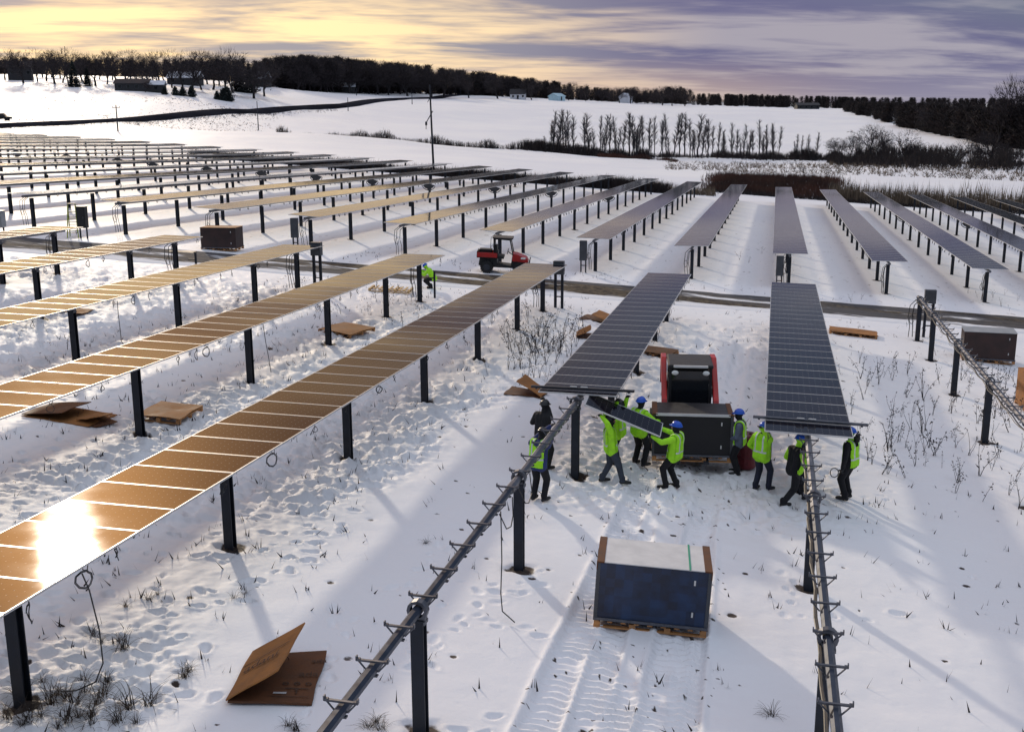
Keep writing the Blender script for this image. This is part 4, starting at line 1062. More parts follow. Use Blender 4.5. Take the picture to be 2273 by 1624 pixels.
house('farm_house', 'house with a pale blue snowy roof beside the wide spruce', 573, 178, 500, 9, 8, 3.0, 2.6, YW-.1, MT['walldark'], MT['roofsnow'], 2)
house('farm_house', 'low house with a snowy roof under the wood right of the spruces', 758, 188, 560, 13, 8, 2.6, 1.8, YW+.1, MT['walldark'], MT['roofsnow'], 3)
house('farm_house', 'white house with a steep gable at the crest of the hill field', 1150, 217, 610, 8, 5, 2.6, 2.4, YW-.15, MT['wall'], MT['walldark'], 3)
house('barn', 'pale blue metal barn on the crest of the hill field', 1236, 227, 610, 7, 6, 2.2, 1.4, YW+.9, MT['wallblue'], MT['wallblue'], 0, 'barn', door=True)
house('barn', 'white barn standing among the trees right of the blue barn', 1388, 234, 670, 7, 6, 3.0, 2.2, YW+1.1, MT['wall'], MT['roofsnow'], 1, 'barn')
house('farm_house', 'low house half hidden under the far trees before the right-hand field', 1790, 249, 640, 12, 7, 2.0, 1.2, YW, MT['walldark'], MT['walldark'], 4)

def pole(px, base, top, r, label, arm=1.6, thick=.16, lean=0.0, extra=False):
    g = at(px, base, r); d = ray(px, top); H = CAM.z+d.z*r/math.hypot(d.x, d.y)-g.z
    root = empty('utility_pole', g, rz=YAW); tag(root, label, 'utility pole', 'utility poles')
    b = MB(); b.tube((0, 0, -.5), (lean, 0, H), thick, thick*.6, 8); b.build('pole', MT['post'], root)
    if arm:
        b = MB(); b.box((lean, 0, H-.5), (arm, .1, .12)); b.build('crossarm', MT['post'], root)
        for s in (-1, 0, 1):
            b = MB(); b.tube((lean+s*arm*.46, 0, H-.45), (lean+s*arm*.46, 0, H-.2), .05, .03, 6); b.build('insulator', MT['dark'], root)
    if extra:
        b = MB(); b.tube((0, 0, H-3.6), (-.95, 0, H-5.2), .07, n=6); b.tube((-.95, 0, H-5.2), (-.98, 0, H-6.1), .05, n=6); b.tube((0, 0, H-1.2), (-.7, 0, H-2.4), .05, n=6); b.box((-.95, 0, H-5.3), (.28, .28, .5)); b.build('riser_arm', MT['dark'], root)
    return root
pole(963, 380, 188, 159, 'tall wooden utility pole rising behind the far block', 0, .17, -.35, True)
pole(262, 293, 233, 236, 'plain pole beside the paved road, leftmost')
pole(573, 277, 225, 300, 'plain pole below the paved road near the middle of its climb', 0, .14)
pole(773, 253, 217, 420, 'pole on the field side of the paved road left of the tall pole', 0, .17)
pole(915, 238, 204, 480, 'pole just left of the tall pole, beside the upper road', 1.4, .18)
pole(545, 214, 187, 455, 'pole on the snowy slope left of the upper road', 0, .15)
pole(792, 226, 196, 520, 'distant pole above the upper road', 0, .18)
pole(1022, 222, 196, 620, 'small pole where the road meets the wood', 0, .2)
pole(151, 190, 103, 430, 'thin tall mast among the skyline trees at the left', 0, .16)

# ------------------------------------------------------------------ people
DEPS = lambda: bpy.context.evaluated_depsgraph_get()
def capsule(b, p0, p1, r0, r1, n=12):
    p0, p1 = Vector(p0), Vector(p1); ax = p1-p0; L = ax.length
    if L < 1e-5: ax = Vector((0, 0, 1)); L = 1e-5
    ax = ax.normalized(); up = Vector((0, 0, 1)) if abs(ax.z) < .9 else Vector((1, 0, 0)); e1 = ax.cross(up).normalized(); e2 = ax.cross(e1)
    rings = []
    for k in (0, 1, 2): a = math.pi/2*(1-k/3) ; rings.append((p0-ax*r0*math.sin(a)*.999, r0*math.cos(a)))
    rings.append((p0, r0)); rings.append((p1, r1))
    for k in (1, 2, 3): a = math.pi/2*k/3; rings.append((p1+ax*r1*math.sin(a)*.999, r1*math.cos(a)))
    vs = []; fs = []
    for c, r in rings:
        for k in range(n): a = 2*math.pi*k/n; vs.append(c+(e1*math.cos(a)+e2*math.sin(a))*max(r, 1e-4))
    m = len(rings)
    for j in range(m-1):
        for k in range(n): fs.append((j*n+k, j*n+(k+1) % n, (j+1)*n+(k+1) % n, (j+1)*n+k))
    fs.append(tuple(range(n-1, -1, -1))); fs.append(tuple(range((m-1)*n, m*n))); b.add(vs, fs)
def ik(a, t, l1, l2, pole):
    a, t = Vector(a), Vector(t); d = t-a; L = d.length; mx = (l1+l2)*.995
    if L > mx: t = a+d*(mx/L); d = t-a; L = mx
    u = d.normalized(); x = (l1*l1-l2*l2+L*L)/(2*L); h = math.sqrt(max(0, l1*l1-x*x)); p = Vector(pole); p = (p-u*p.dot(u))
    p = p.normalized() if p.length > 1e-4 else Vector((0, 1, 0)); return a+u*x+p*h, t
def remesh(b, vox, name, sm=4):
    me = bpy.data.meshes.new('tmp'); me.from_pydata(b.v, [], b.f); o = bpy.data.objects.new('tmp', me); COL.objects.link(o)
    m = o.modifiers.new('r', 'REMESH'); m.mode = 'VOXEL'; m.voxel_size = vox; m.use_smooth_shade = True
    s = o.modifiers.new('s', 'SMOOTH'); s.iterations = sm; s.factor = .45
    r = bpy.data.meshes.new_from_object(o.evaluated_get(DEPS())); r.name = name
    bpy.data.objects.remove(o); bpy.data.meshes.remove(me); return r
def seg_dist(P, a, b):
    a = np.array(a); b = np.array(b); ab = b-a; t = np.clip(((P-a)@ab)/max(1e-9, ab@ab), 0, 1); return np.linalg.norm(P-(a+t[:, None]*ab), axis=1)

def person(label, pos, face, hat='hatblue', jacket='cloth', sleeve=None, trousers='cloth', vest=None, hood=None, hands=((.26, .08, .86), (-.26, .08, .86)), feet=((.13, .02), (-.13, -.02)), lean=0.0, twist=0.0, crouch=0.0, head=(0, 0), glove='glove', H=1.78, tailored=None, stripes=True, side=0.0):
    """local frame: x right, y forward, z up. hands: right, left (in local coordinates from the feet)"""
    s = H/1.78; B = []      # (p0, p1, r0, r1, material key)
    pel = Vector((side, -.03-crouch*.25, .95-crouch)); rot = RZ(twist) @ RX(-lean)
    up = lambda v: pel + rot @ Vector(v)
    sleeve = sleeve or jacket
    chest = up((0, .01, .33)); neck = up((0, .01, .54)); hd = neck + (rot @ RX(-head[0]) @ RZ(head[1])) @ Vector((0, .035, .14)); HR = rot @ RZ(head[1]) @ RX(-head[0])
    for sx in (-1, 1):
        B.append((up((sx*.08, -.005, -.06)), up((sx*.08, 0, .18)), .152, .145, jacket))
        B.append((up((sx*.085, 0, .18)), up((sx*.10, 0, .40)), .135, .135, jacket))
        B.append((up((sx*.07, 0, .44)), up((sx*.19, 0, .445)), .10, .085, jacket))
    B.append((up((0, 0, .0)), up((0, .0, .42)), .14, .13, jacket))
    B.append((neck-(neck-chest)*.2, neck+(hd-neck)*.5, .075, .065, hood or 'cloth'))
    # head: skull, jaw, nose, brow, ears
    hv = lambda v: hd + HR @ Vector(v)
    B.append((hv((0, -.015, .035)), hv((0, .02, .02)), .098, .092, hood or 'skin'))
    B.append((hv((0, .03, -.045)), hv((0, .055, -.085)), .068, .042, 'cloth' if hood else 'skin'))
    B.append((hv((0, .10, .005)), hv((0, .122, -.03)), .012, .017, 'skin'))
    B.append((hv((-.035, .095, .028)), hv((.035, .095, .028)), .016, .016, 'skin'))
    B.append((hv((-.022, .108, -.058)), hv((.022, .108, -.058)), .011, .011, 'skin'))
    if not hood:
        for sx in (-1, 1): B.append((hv((sx*.098, -.005, .02)), hv((sx*.102, -.012, -.02)), .018, .014, 'skin'))
    for q, sx in zip(hands, (1, -1)):
        sh = up((sx*.215, 0, .43)); t = Vector(q); el, w = ik(sh, t, .30, .27, RZ(twist) @ Vector((sx*.8, -.35, -.7)) if t.z < 1.45 else RZ(twist) @ Vector((sx*1.0, .3, -.2)))
        B.append((sh, el, .088, .070, sleeve)); B.append((el, w, .068, .054, sleeve))
        if sleeve == 'lime': B.append((sh.lerp(el, .66), sh.lerp(el, .80), .080, .077, 'reflect'))
        d = (w-el).normalized(); e1 = d.cross(Vector((0, 0, 1)) if abs(d.z) < .9 else Vector((0, 1, 0))).normalized(); e2 = d.cross(e1)
        pm = w+d*.085; B.append((w+d*.02-e1*.018, pm-e1*.022, .030, .026, glove)); B.append((w+d*.02+e1*.018, pm+e1*.022, .030, .026, glove))
        for k, fl in enumerate((.062, .074, .07, .054)):
            o_ = e1*(-.039+.026*k); p = pm+o_; m_ = p+d*fl*.55+e2*.008; e = m_+(d*.6+e2*.8).normalized()*fl*.5
            B.append((p, m_, .0125, .0115, glove)); B.append((m_, e, .0115, .0105, glove))
        th = w+d*.035-e1*.04; t2 = th+(d*.6-e1*.75).normalized()*.045; B.append((th, t2, .015, .013, glove)); B.append((t2, t2+(d*.9+e2*.4).normalized()*.035, .013, .011, glove))
    for f, sx in zip(feet, (1, -1)):
        hp = pel + RZ(twist*.5) @ Vector((sx*.1, 0, -.03)); an = Vector((f[0], f[1], .10 + (f[2] if len(f) > 2 else 0)))
        kn, an = ik(hp, an, .44, .43, Vector((sx*.15, 1, .1)))
        B.append((hp, kn, .118, .088, trousers)); B.append((kn, an, .086, .070, trousers)); B.append((an+Vector((0, 0, .06)), an, .078, .072, trousers))
        B.append((an+Vector((0, -.02, -.03)), an+Vector((sx*.02, .10, -.05)), .055, .052, 'boot')); B.append((an+Vector((sx*.02, .10, -.05)), an+Vector((sx*.03, .19, -.058)), .052, .042, 'boot')); B.append((an+Vector((0, -.05, -.05)), an+Vector((0, .0, -.055)), .045, .045, 'boot'))
    mb = MB()
    for p0, p1, r0, r1, m in B: capsule(mb, p0*s, p1*s, r0*s, r1*s)
    me = remesh(mb, .0135*s, 'body', 3)
    keys = sorted({q[4] for q in B}); 
    for k in keys: me.materials.append(MT[k])
    P = np.empty(len(me.polygons)*3, np.float32); me.polygons.foreach_get('center', P); P = P.reshape(-1, 3)
    best = np.full(len(P), 9.0); mi = np.zeros(len(P), np.int32)
    for p0, p1, r0, r1, m in B:
        dd = seg_dist(P, p0*s, p1*s)-.5*(r0+r1)*s; w_ = dd < best; best[w_] = dd[w_]; mi[w_] = keys.index(m)
    if hood:      # the face stays open inside the hood
        L = (P-np.array(hd*s)) @ np.array(HR); op = (L[:, 1] > .062) & (np.abs(L[:, 0]) < .055) & (L[:, 2] < .06) & (L[:, 2] > -.03) & (np.linalg.norm(L, axis=1) < .2)
        if 'skin' in keys: mi[op] = keys.index('skin')
    # short coat hem
    me.polygons.foreach_set('material_index', mi); me.polygons.foreach_set('use_smooth', [True]*len(mi)); me.update()
    root = empty('person', pos, rz=face); tag(root, label, 'person', 'workers in high visibility clothing')
    bo = link('body', me, root)
    # eyes
    if not hood or True:
        for sx in (-1, 1):
            e = MB(); e.sphere(hv((sx*.034, .098, .008))*s, .009*s, 6, 4); e.build('eye', MT['black'], bo)
    if vest:
        vb = MB(); ex = .022
        for p0, p1, r0, r1, m in B[:7]: capsule(vb, p0*s, p1*s, (r0+ex)*s, (r1+ex)*s)
        vm = remesh(vb, .02*s, 'safety_vest', 3)
        for k in (vest, 'reflect'): vm.materials.append(MT[k])
        Q = np.empty(len(vm.polygons)*3, np.float32); vm.polygons.foreach_get('center', Q); Q = Q.reshape(-1, 3)/s
        Lc = (Q-np.array(pel)) @ np.array(rot)
        st = (np.abs(Lc[:, 2]-.10) < .020) | ((np.abs(np.abs(Lc[:, 0])-.115) < .018) & (Lc[:, 2] > .10))
        vm.polygons.foreach_set('material_index', st.astype(np.int32) if stripes else np.zeros(len(st), np.int32))
        bm = bmesh.new(); bm.from_mesh(vm); bm.faces.ensure_lookup_table()
        kill = [bm.faces[i] for i in range(len(Lc)) if Lc[i, 2] < -.10 or (Lc[i, 2] > .40 and abs(Lc[i, 0]) < .075) or abs(Lc[i, 0]) > .205]
        bmesh.ops.delete(bm, geom=kill, context='FACES'); bm.to_mesh(vm); bm.free()
        vm.polygons.foreach_set('use_smooth', [True]*len(vm.polygons)); vm.update(); link('safety_vest', vm, root)
    if sleeve == 'lime' and stripes:      # reflective bands round the sleeves and the hem
        pass
    # hard hat
    hb = MB(); n = 16; R0 = .128
    rows_ = []
    for j in range(7):
        a = math.pi/2*j/6; rows_.append((R0*math.cos(a), .105*math.sin(a)))
    vs = []; fs = []
    for (r, z) in rows_:
        for k in range(n): q = 2*math.pi*k/n; vs.append((r*math.cos(q)*.92, r*math.sin(q)*1.06, z + (.012 if abs(math.cos(q)) < .25 else 0)*(z/.105)))
    for j in range(6):
        for k in range(n): fs.append((j*n+k, j*n+(k+1) % n, (j+1)*n+(k+1) % n, (j+1)*n+k))
    b0 = len(vs)
    for k in range(n):
        q = 2*math.pi*k/n; fr = max(0, math.sin(q)); vs.append((.128*math.cos(q)*(.98+.06), (.128*1.06+.022+.045*fr)*math.sin(q), -.012-.012*fr))
    for k in range(n): fs.append((b0+k, b0+(k+1) % n, (k+1) % n, k))
    hc = hv((0, -.005, .062)); hb.add([(hc + HR @ Vector(v))*s for v in vs], fs)
    ho = hb.build('hard_hat', MT[hat], root, True)
    md = ho.modifiers.new('thickness', 'SOLIDIFY'); md.thickness = .006
    return root
def face_to(p, q): return math.atan2(-(q[0]-p[0]), q[1]-p[1])
def loc(p, face, w):
    """world point -> local hand coordinates"""
    v = Vector(w)-Vector(p); c, s_ = math.cos(-face), math.sin(-face); return (v.x*c-v.y*s_, v.x*s_+v.y*c, v.z)

G0 = row_x(0); H1 = row_x(1)
# bars laid over the ends of the two tables
def bar(label, c, L, rz, tilt, m):
    root = empty('installation_bar', c, rot=(0, -tilt, rz)); tag(root, label, 'bar', 'bars laid across the table ends')
    b = MB(); b.box((0, 0, .03), (L, .085, .06), bev=.012); b.build('beam', m, root)
    for s in (-1, 1):
        b = MB(); b.box((s*(L/2-.14), 0, -.005), (.05, .12, .03)); b.build('clamp', MT['dark'], root)
    for s in (-.22, .05): b = MB(); b.tube((s-.08, -.05, .085), (s+.08, -.05, .085), .018, n=6); b.tube((s-.08, -.05, .085), (s-.08, 0, .05), .014, n=5); b.tube((s+.08, -.05, .085), (s+.08, 0, .05), .014, n=5); b.build('handle', MT['white'], root)
    return root
yb0, yb1 = 26.55, 26.2
zb0 = float(tube_z(G0, yb0))+.21; zb1 = float(tube_z(H1, yb1))+.21
bar('dark bar lying across the end of the half-covered row in the middle', (G0+.08, yb0, zb0), 2.62, .03, R_(-.1), MT['dark'])
bar('grey metal bar lying across the end of the right half-covered row', (H1+.05, yb1, zb1), 2.65, .0, R_(-1.0), MT['bracket'])

pA = at(1206, 1042); fA = face_to(pA, (G0, 27.5))
person('worker in black half hidden under the left corner of the middle table', pA, fA, 'hatblack', 'cloth', 'cloth', 'cloth', None, hood='cloth', hands=(loc(pA, fA, (G0-1.0, 26.6, zb0-.12)), (-.24, .25, 1.15)), H=1.80, lean=.05)
pB = at(1196, 1112); fB = face_to(pB, (G0-.1, 24.6))
person('worker in lime vest and blue jacket standing behind the bare tube', pB, fB, 'hatblack', 'bluejacket', 'bluejacket', 'cloth', 'lime', hood='cloth', hands=(loc(pB, fB, (G0-.05, 23.3, float(tube_z(G0, 23.3))-.02)), loc(pB, fB, (G0-.12, 24.2, float(tube_z(G0, 24.2))+.02))), H=1.76, lean=.12, head=(.35, 0))
pC = at(1369, 1036); fC = face_to(pC, (G0+.6, 27.2))
person('worker in a lime jacket with black hat raising both arms to the table', pC, fC, 'hatblack', 'lime', 'lime', 'cloth', 'lime', hood='cloth', hands=(loc(pC, fC, (G0+1.22, 26.9, zb0-.06)), loc(pC, fC, (G0+.98, 26.45, zb0-.1))), H=1.80, head=(-.25, 0))
# the module carried overhead by two workers
pD = at(1357, 1072); pF = at(1492, 1084)
ca, cb = Vector((pD.x-.48, pD.y+.30, pD.z+1.98)), Vector((pF.x-.50, pF.y+.15, pF.z+1.52))
def carried_module():
    mid = (ca+cb)/2; d = (cb-ca).normalized(); root = empty('solar_module', mid); n = Vector((0, 0, 1))-d*d.z; n.normalize(); yv = n.cross(d)
    tl = Matrix.Rotation(R_(3), 3, d); n = tl @ n; yv = tl @ yv
    root.rotation_euler = Matrix((d, yv, n)).transposed().to_euler()
    tag(root, 'loose solar module carried overhead by two workers', 'solar panel')
    b = MB(); hx, hy, t, w = MW/2, ML/2, .035, .021
    for s in (-1, 1): b.box((s*(hx-w/2), 0, -t/2), (w, ML, t)); b.box((0, s*(hy-w/2), -t/2), (MW-2*w, w, t))
    b.build('frame', MT['alu'], root)
    b = MB(); b.box((0, 0, -.008), (MW-2*w, ML-2*w, .006)); b.build('glass', MT['pv'], root)
    return mid, d, yv
mid, dm, ym_ = carried_module()
fD = face_to(pD, pF)+.15
person('worker in lime vest and slate trousers carrying the left end of the loose module', pD, fD, 'hatblack', 'lime', 'lime', 'greypants', 'lime', hood='cloth', hands=(loc(pD, fD, mid-dm*.55-ym_*.44-Vector((0, 0, .12))), loc(pD, fD, mid-dm*.62+ym_*.40-Vector((0, 0, .12)))), feet=((.12, .26), (-.13, -.22)), lean=-.08, head=(-.1, 0), H=1.74)
fF = face_to(pF, pD)-.5
person('worker in blue hat carrying the right end of the loose module', pF, fF, 'hatblue', 'lime', 'lime', 'cloth', 'lime', hood='cloth', hands=(loc(pF, fF, mid+dm*.80+ym_*.36-Vector((0, 0, .1))), loc(pF, fF, mid+dm*.78-ym_*.42-Vector((0, 0, .1)))), feet=((.12, -.06), (-.12, .12)), lean=-.1, H=1.76, crouch=.04)
pE = at(1419, 1033); fE = R_(-35)
person('worker in blue hat and lime jacket facing the loaded pallet', pE, fE, 'hatblue', 'lime', 'lime', 'cloth', 'lime', hood='cloth', hands=((.28, .42, 1.15), (-.22, .40, 1.12)), H=1.84)
pG = at(1636, 1052); fG = R_(84)
person('worker in blue hat with grey sleeves holding the pallet on the loader', pG, fG, 'hatblue', 'greysleeve', 'greysleeve', 'cloth', 'lime', hands=(loc(pG, fG, (-.80, 28.15, pG.z+1.36)), loc(pG, fG, (-.80, 27.86, pG.z+.98))), glove='tanglove', H=1.74, hood='cloth')
pH = at(1689, 1088); fH = R_(-35)
person('worker in lime striped jacket reaching up with one arm to the right table', pH, fH, 'hatblue', 'lime', 'lime', 'navy', 'lime', hands=(loc(pH, fH, (H1-1.16, yb1, zb1-.10)), (-.26, .12, .95)), H=1.76, hood='cloth', feet=((.15, .1), (-.12, -.08)))
pI = (Vector(at(1738, 1136))+Vector(at(1786, 1098)))/2; pI.z = gz(pI.x, pI.y); fI = R_(-52)
person('worker in black walking past the right bare tube with one lime sleeve showing', pI, fI, 'hatblue', 'cloth', 'lime', 'cloth', None, hood='lime', hands=((.27, -.10, .86), (-.27, .20, .90)), feet=((.08, -.40), (-.08, .38)), lean=.12, H=1.80, crouch=.07)
pJ = at(1879, 1108); fJ = R_(60)
person('worker in black with lime vest reaching up at the right side of the right table', pJ, fJ, 'hatblue', 'cloth', 'cloth', 'cloth', 'lime', hood='lime', hands=(loc(pJ, fJ, (H1+1.2, yb1, zb1-.10)), (-.27, .02, .84)), H=1.84)
pK = at(957, 640); fK = R_(100)
person('worker in lime jacket crouching behind the post at the end of a row', pK, fK, 'hatblue', 'lime', 'lime', 'cloth', None, hood='lime', hands=((.2, .5, .85), (-.2, .5, .8)), lean=.55, crouch=.40, H=1.75)
def tool():
    root = empty('hand_tool', Vector(pJ)+Vector((-.34, -.12, .70))); tag(root, 'small black hand tool with a loop held by the worker at the right table', 'tool')
    b = MB(); b.path([Vector((.1*math.cos(a), 0, .12*math.sin(a))) for a in np.linspace(0, 6.283, 10)], .012, 5); b.build('loop', MT['black'], root)
    b = MB(); b.tube((.08, 0, .05), (.26, .02, .12), .02, n=6); b.build('handle', MT['black'], root)
tool()

# ------------------------------------------------------------------ pallets, crates and cardboard
def pallet(par, W, D, h=.13, m=None, nb=5, z0=0.0):
    m = m or MT['wood']; p = empty('pallet', (0, 0, z0)); p.parent = par
    for ix in (-1, 0, 1) if W < 1.5 else (-1, -.33, .33, 1):
        for iy in (-1, 0, 1): b = MB(); b.box((ix*(W/2-.06), iy*(D/2-.05), h*.5), (.11, .09, h*.62)); b.build('block', m, p)
    for iy in (-1, 0, 1): b = MB(); b.box((0, iy*(D/2-.05), h*.095), (W, .09, h*.19)); b.build('board', m, p)
    n = max(5, int(W/.22))
    for k in range(n): b = MB(); b.box((-W/2+.05+(W-.1)*k/(n-1), 0, h*.9), (.09, D, h*.19)); b.build('board', m, p)
    return p
def crate(label, pos, rz, W=2.02, D=1.15, H=1.05, face=None, top=None, guards=True, strap=False, tilt=(0, 0)):
    root = empty('module_crate', pos, rot=(tilt[0], tilt[1], rz)); tag(root, label, 'crate', 'pallets of packed modules')
    pallet(root, W, D); z = .135
    b = MB(); nl = 1; b.box((0, 0, z+H/2), (W-.03, D-.03, H), mi=0, bev=.015)
    b.build('wrapped_modules', [face or MT['crateglass']], root)
    b = MB(); b.box((0, 0, z+H+.009), (W-.24 if guards else W, D+.0, .018), bev=.004); b.build('top_sheet', top or MT['white'], root)
    b = MB(); b.box((0, -D/2+.004, z+.03), (W+.01, .03, .05)); b.box((0, D/2-.004, z+.03), (W+.01, .03, .05)); b.build('bottom_rail', MT['bracket'], root)
    if guards:
        for s in (-1, 1):
            b = MB(); b.box((s*(W/2-.055), 0, z+H+.014), (.13, D+.03, .026)); b.box((s*(W/2+.004), 0, z+H-.06), (.02, D+.03, .13)); b.build('edge_guard', MT['carddark'], root)
            for t in (-1, 1): b = MB(); b.box((s*(W/2-.02), t*(D/2-.018), z+H/2), (.065, .04, H+.01)); b.build('corner_post', MT['box'], root)
    for k, s in enumerate((.62,) if strap else ()):
        b = MB(); b.box((W/2*s, 0, z+H+.024), (.03, D+.02, .008)); b.build('strap', MT['tape'], root)
    for k in range(2):
        b = MB(); b.box((W*.36, -D/2+.004, z+H*(.25+.55*k)), (.03, .016, .09)); b.build('label_tag', MT['white'], root)
    return root
c0 = (Vector(at(1320, 1392))+Vector(at(1562, 1410)))/2
u0 = (Vector(at(1562, 1404))-Vector(at(1320, 1392))); a0_ = R_(6.0)
crate('large pallet of blue modules under a white sheet standing alone in the snow', (c0.x-math.sin(a0_)*.575, c0.y+.58, gz(c0.x, c0.y+.58)-.02), a0_, 1.98, 1.2, 1.08, strap=True, tilt=(R_(-1.2), R_(3.0)))
MT['darkbox'] = mat('black_wrapped_stack', (0.007, 0.006, 0.008), .6, 0, .4, 2); MT['brownbox'] = mat('dark_brown_wrapped_stack', (0.034, 0.016, 0.014), .6, 0, .4, 2)
p = at(2195, 806); crate('dark wrapped pallet with a pale top near the track on the right', (p.x, p.y+.6, p.z), R_(-3), 2.05, 1.25, 1.15, MT['brownbox'], MT['boxlight'], guards=False)
p = at(485, 556); crate('dark wrapped pallet standing behind the tip of the left rows', (p.x, p.y+.5, p.z), R_(6), 2.1, 1.2, 1.15, MT['brownbox'], MT['card'], guards=False)
p = at(2284, 912); crate('cardboard-sided crate cut by the right edge', (p.x+.75, p.y+.5, p.z), R_(4), 2.0, 1.2, 1.15, MT['card'], MT['card'], guards=False)

def sheet(par, name, a, b, c, d, t, m, bow=.012):
    """a slightly warped board with thickness through four corners"""
    a, b, c, d = (Vector(q) for q in (a, b, c, d)); n = (b-a).cross(d-a).normalized(); N = 9; top = []; q = MB()
    rd = random.Random(int(abs(a.x*1000))+len(name)); ph = [rd.uniform(0, 6.28) for _ in range(4)]
    P = lambda u, v: (a*(1-u)+b*u)*(1-v)+(d*(1-u)+c*u)*v + n*bow*(math.sin(3.1*u+ph[0])*math.sin(2.3*v+ph[1])+.5*math.sin(7*u+ph[2])*math.sin(5*v+ph[3])) + (b-a)*(.012*math.sin(9*v+ph[0]) if u in (0.0, 1.0) else 0)
    for s_ in (0, 1):
        for j in range(N):
            for k in range(N): q.v.append(tuple(P(k/(N-1), j/(N-1))+n*t*s_))
    ix = lambda s_, j, k: s_*N*N+j*N+k
    for j in range(N-1):
        for k in range(N-1):
            q.f.append((ix(1, j, k), ix(1, j, k+1), ix(1, j+1, k+1), ix(1, j+1, k))); q.f.append((ix(0, j+1, k), ix(0, j+1, k+1), ix(0, j, k+1), ix(0, j, k)))
    for k in range(N-1):
        q.f.append((ix(0, 0, k), ix(0, 0, k+1), ix(1, 0, k+1), ix(1, 0, k))); q.f.append((ix(0, N-1, k+1), ix(0, N-1, k), ix(1, N-1, k), ix(1, N-1, k+1)))
        q.f.append((ix(0, k+1, 0), ix(0, k, 0), ix(1, k, 0), ix(1, k+1, 0))); q.f.append((ix(0, k, N-1), ix(0, k+1, N-1), ix(1, k+1, N-1), ix(1, k, N-1)))
    q.m = [0]*len(q.f); return q.build(name, m, par)
def lettering(par, txt, origin, xdir, ydir, size, m, name='printed_lettering', lift=.013):
    cu = bpy.data.curves.new('t', 'FONT'); cu.body = txt; cu.size = size; cu.align_x = 'LEFT'; o = bpy.data.objects.new('t', cu); COL.objects.link(o)
    me = bpy.data.meshes.new_from_object(o.evaluated_get(DEPS())); bpy.data.objects.remove(o); me.materials.append(m)
    x = Vector(xdir).normalized(); n = x.cross(Vector(ydir)).normalized(); y = n.cross(x)
    Mx = Matrix((x, y, n)).transposed().to_4x4(); Mx.translation = Vector(origin)+n*lift; me.transform(Mx); me.name = name
    return link(name, me, par)
def big_cardboard():
    g = [at(503, 1563), at(690, 1567), at(727, 1452), at(562, 1457)]
    o = sum((Vector(q) for q in g), Vector())/4; root = empty('cardboard_box', o); tag(root, 'large folded cardboard box lying open in the near snow', 'cardboard')
    a, b, c, d = [Vector(q)-o+Vector((0, 0, .015)) for q in g]
    sheet(root, 'base_panel', a, b, c, d, .035, MT['carddark'])
    n = Vector((0, 0, 1)); h = (d-a).normalized(); u = (b-a)-h*(b-a).dot(h); L = u.length; u.normalize()
    nn = u.cross(h).normalized(); nn = nn if nn.z > 0 else -nn
    ang = R_(34); v = u*math.cos(ang)+nn*math.sin(ang); a2 = a+nn*.05; d2 = d+nn*.05
    e = a2+v*L*.74+h*.06; f = d2+v*L*.78+h*.12
    sheet(root, 'flap_panel', a2, e, f, d2, .022, MT['card'])
    nf = v.cross(h).normalized(); nf = nf if nf.z > 0 else -nf
    bb = (d2-a2); 
    P = lambda s, t: a2+(e-a2)*s+bb*t+nf*.038
    q = MB(); q.quad(P(.02, .62), P(.95, .64), P(.95, .652), P(.02, .634)); q.build('seam', MT['ink'], root)
    lettering(root, 'adani', P(.12, .42), v, h, .30, MT['ink'])
    nb = (b-a).cross(d-a).normalized(); xb = (b-a).normalized(); yb = nb.cross(xb)
    Q = lambda s, t: a+(b-a)*s+(d-a)*t+nb*.050
    lettering(root, 'ada', Q(.72, .50), xb, yb, .22, MT['ink']); lettering(root, 'ada', Q(.80, .80), xb, yb, .18, MT['ink'])
    for s in (.60, .74, .88):        # handling symbols
        k = MB(); cc = Q(s, .36)
        for j in range(8): a_, b_ = 6.283*j/8, 6.283*(j+1)/8; k.quad(cc+(xb*math.cos(a_)+yb*math.sin(a_))*.05, cc+(xb*math.cos(b_)+yb*math.sin(b_))*.05, cc+(xb*math.cos(b_)+yb*math.sin(b_))*.028, cc+(xb*math.cos(a_)+yb*math.sin(a_))*.028)
        k.build('handling_symbol', MT['ink'], root)
    k = MB(); cc = Q(.78, .16)
    k.quad(cc-xb*.012, cc+xb*.012, cc+xb*.012+yb*.09, cc-xb*.012+yb*.09); k.tri(cc-xb*.04+yb*.09, cc+xb*.04+yb*.09, cc+yb*.15); k.build('handling_symbol', MT['ink'], root)
    k = MB(); k.quad(Q(.62, .255), Q(.90, .255), Q(.90, .27), Q(.62, .27)); k.quad(Q(.45, .10), Q(.95, .10), Q(.95, .108), Q(.45, .108)); k.build('printed_line', MT['ink'], root)
    k = MB(); k.quad(Q(.5, .15), Q(.66, .15), Q(.66, .185), Q(.5, .185)); k.build('tape_strip', MT['reflect'], root)
big_cardboard()
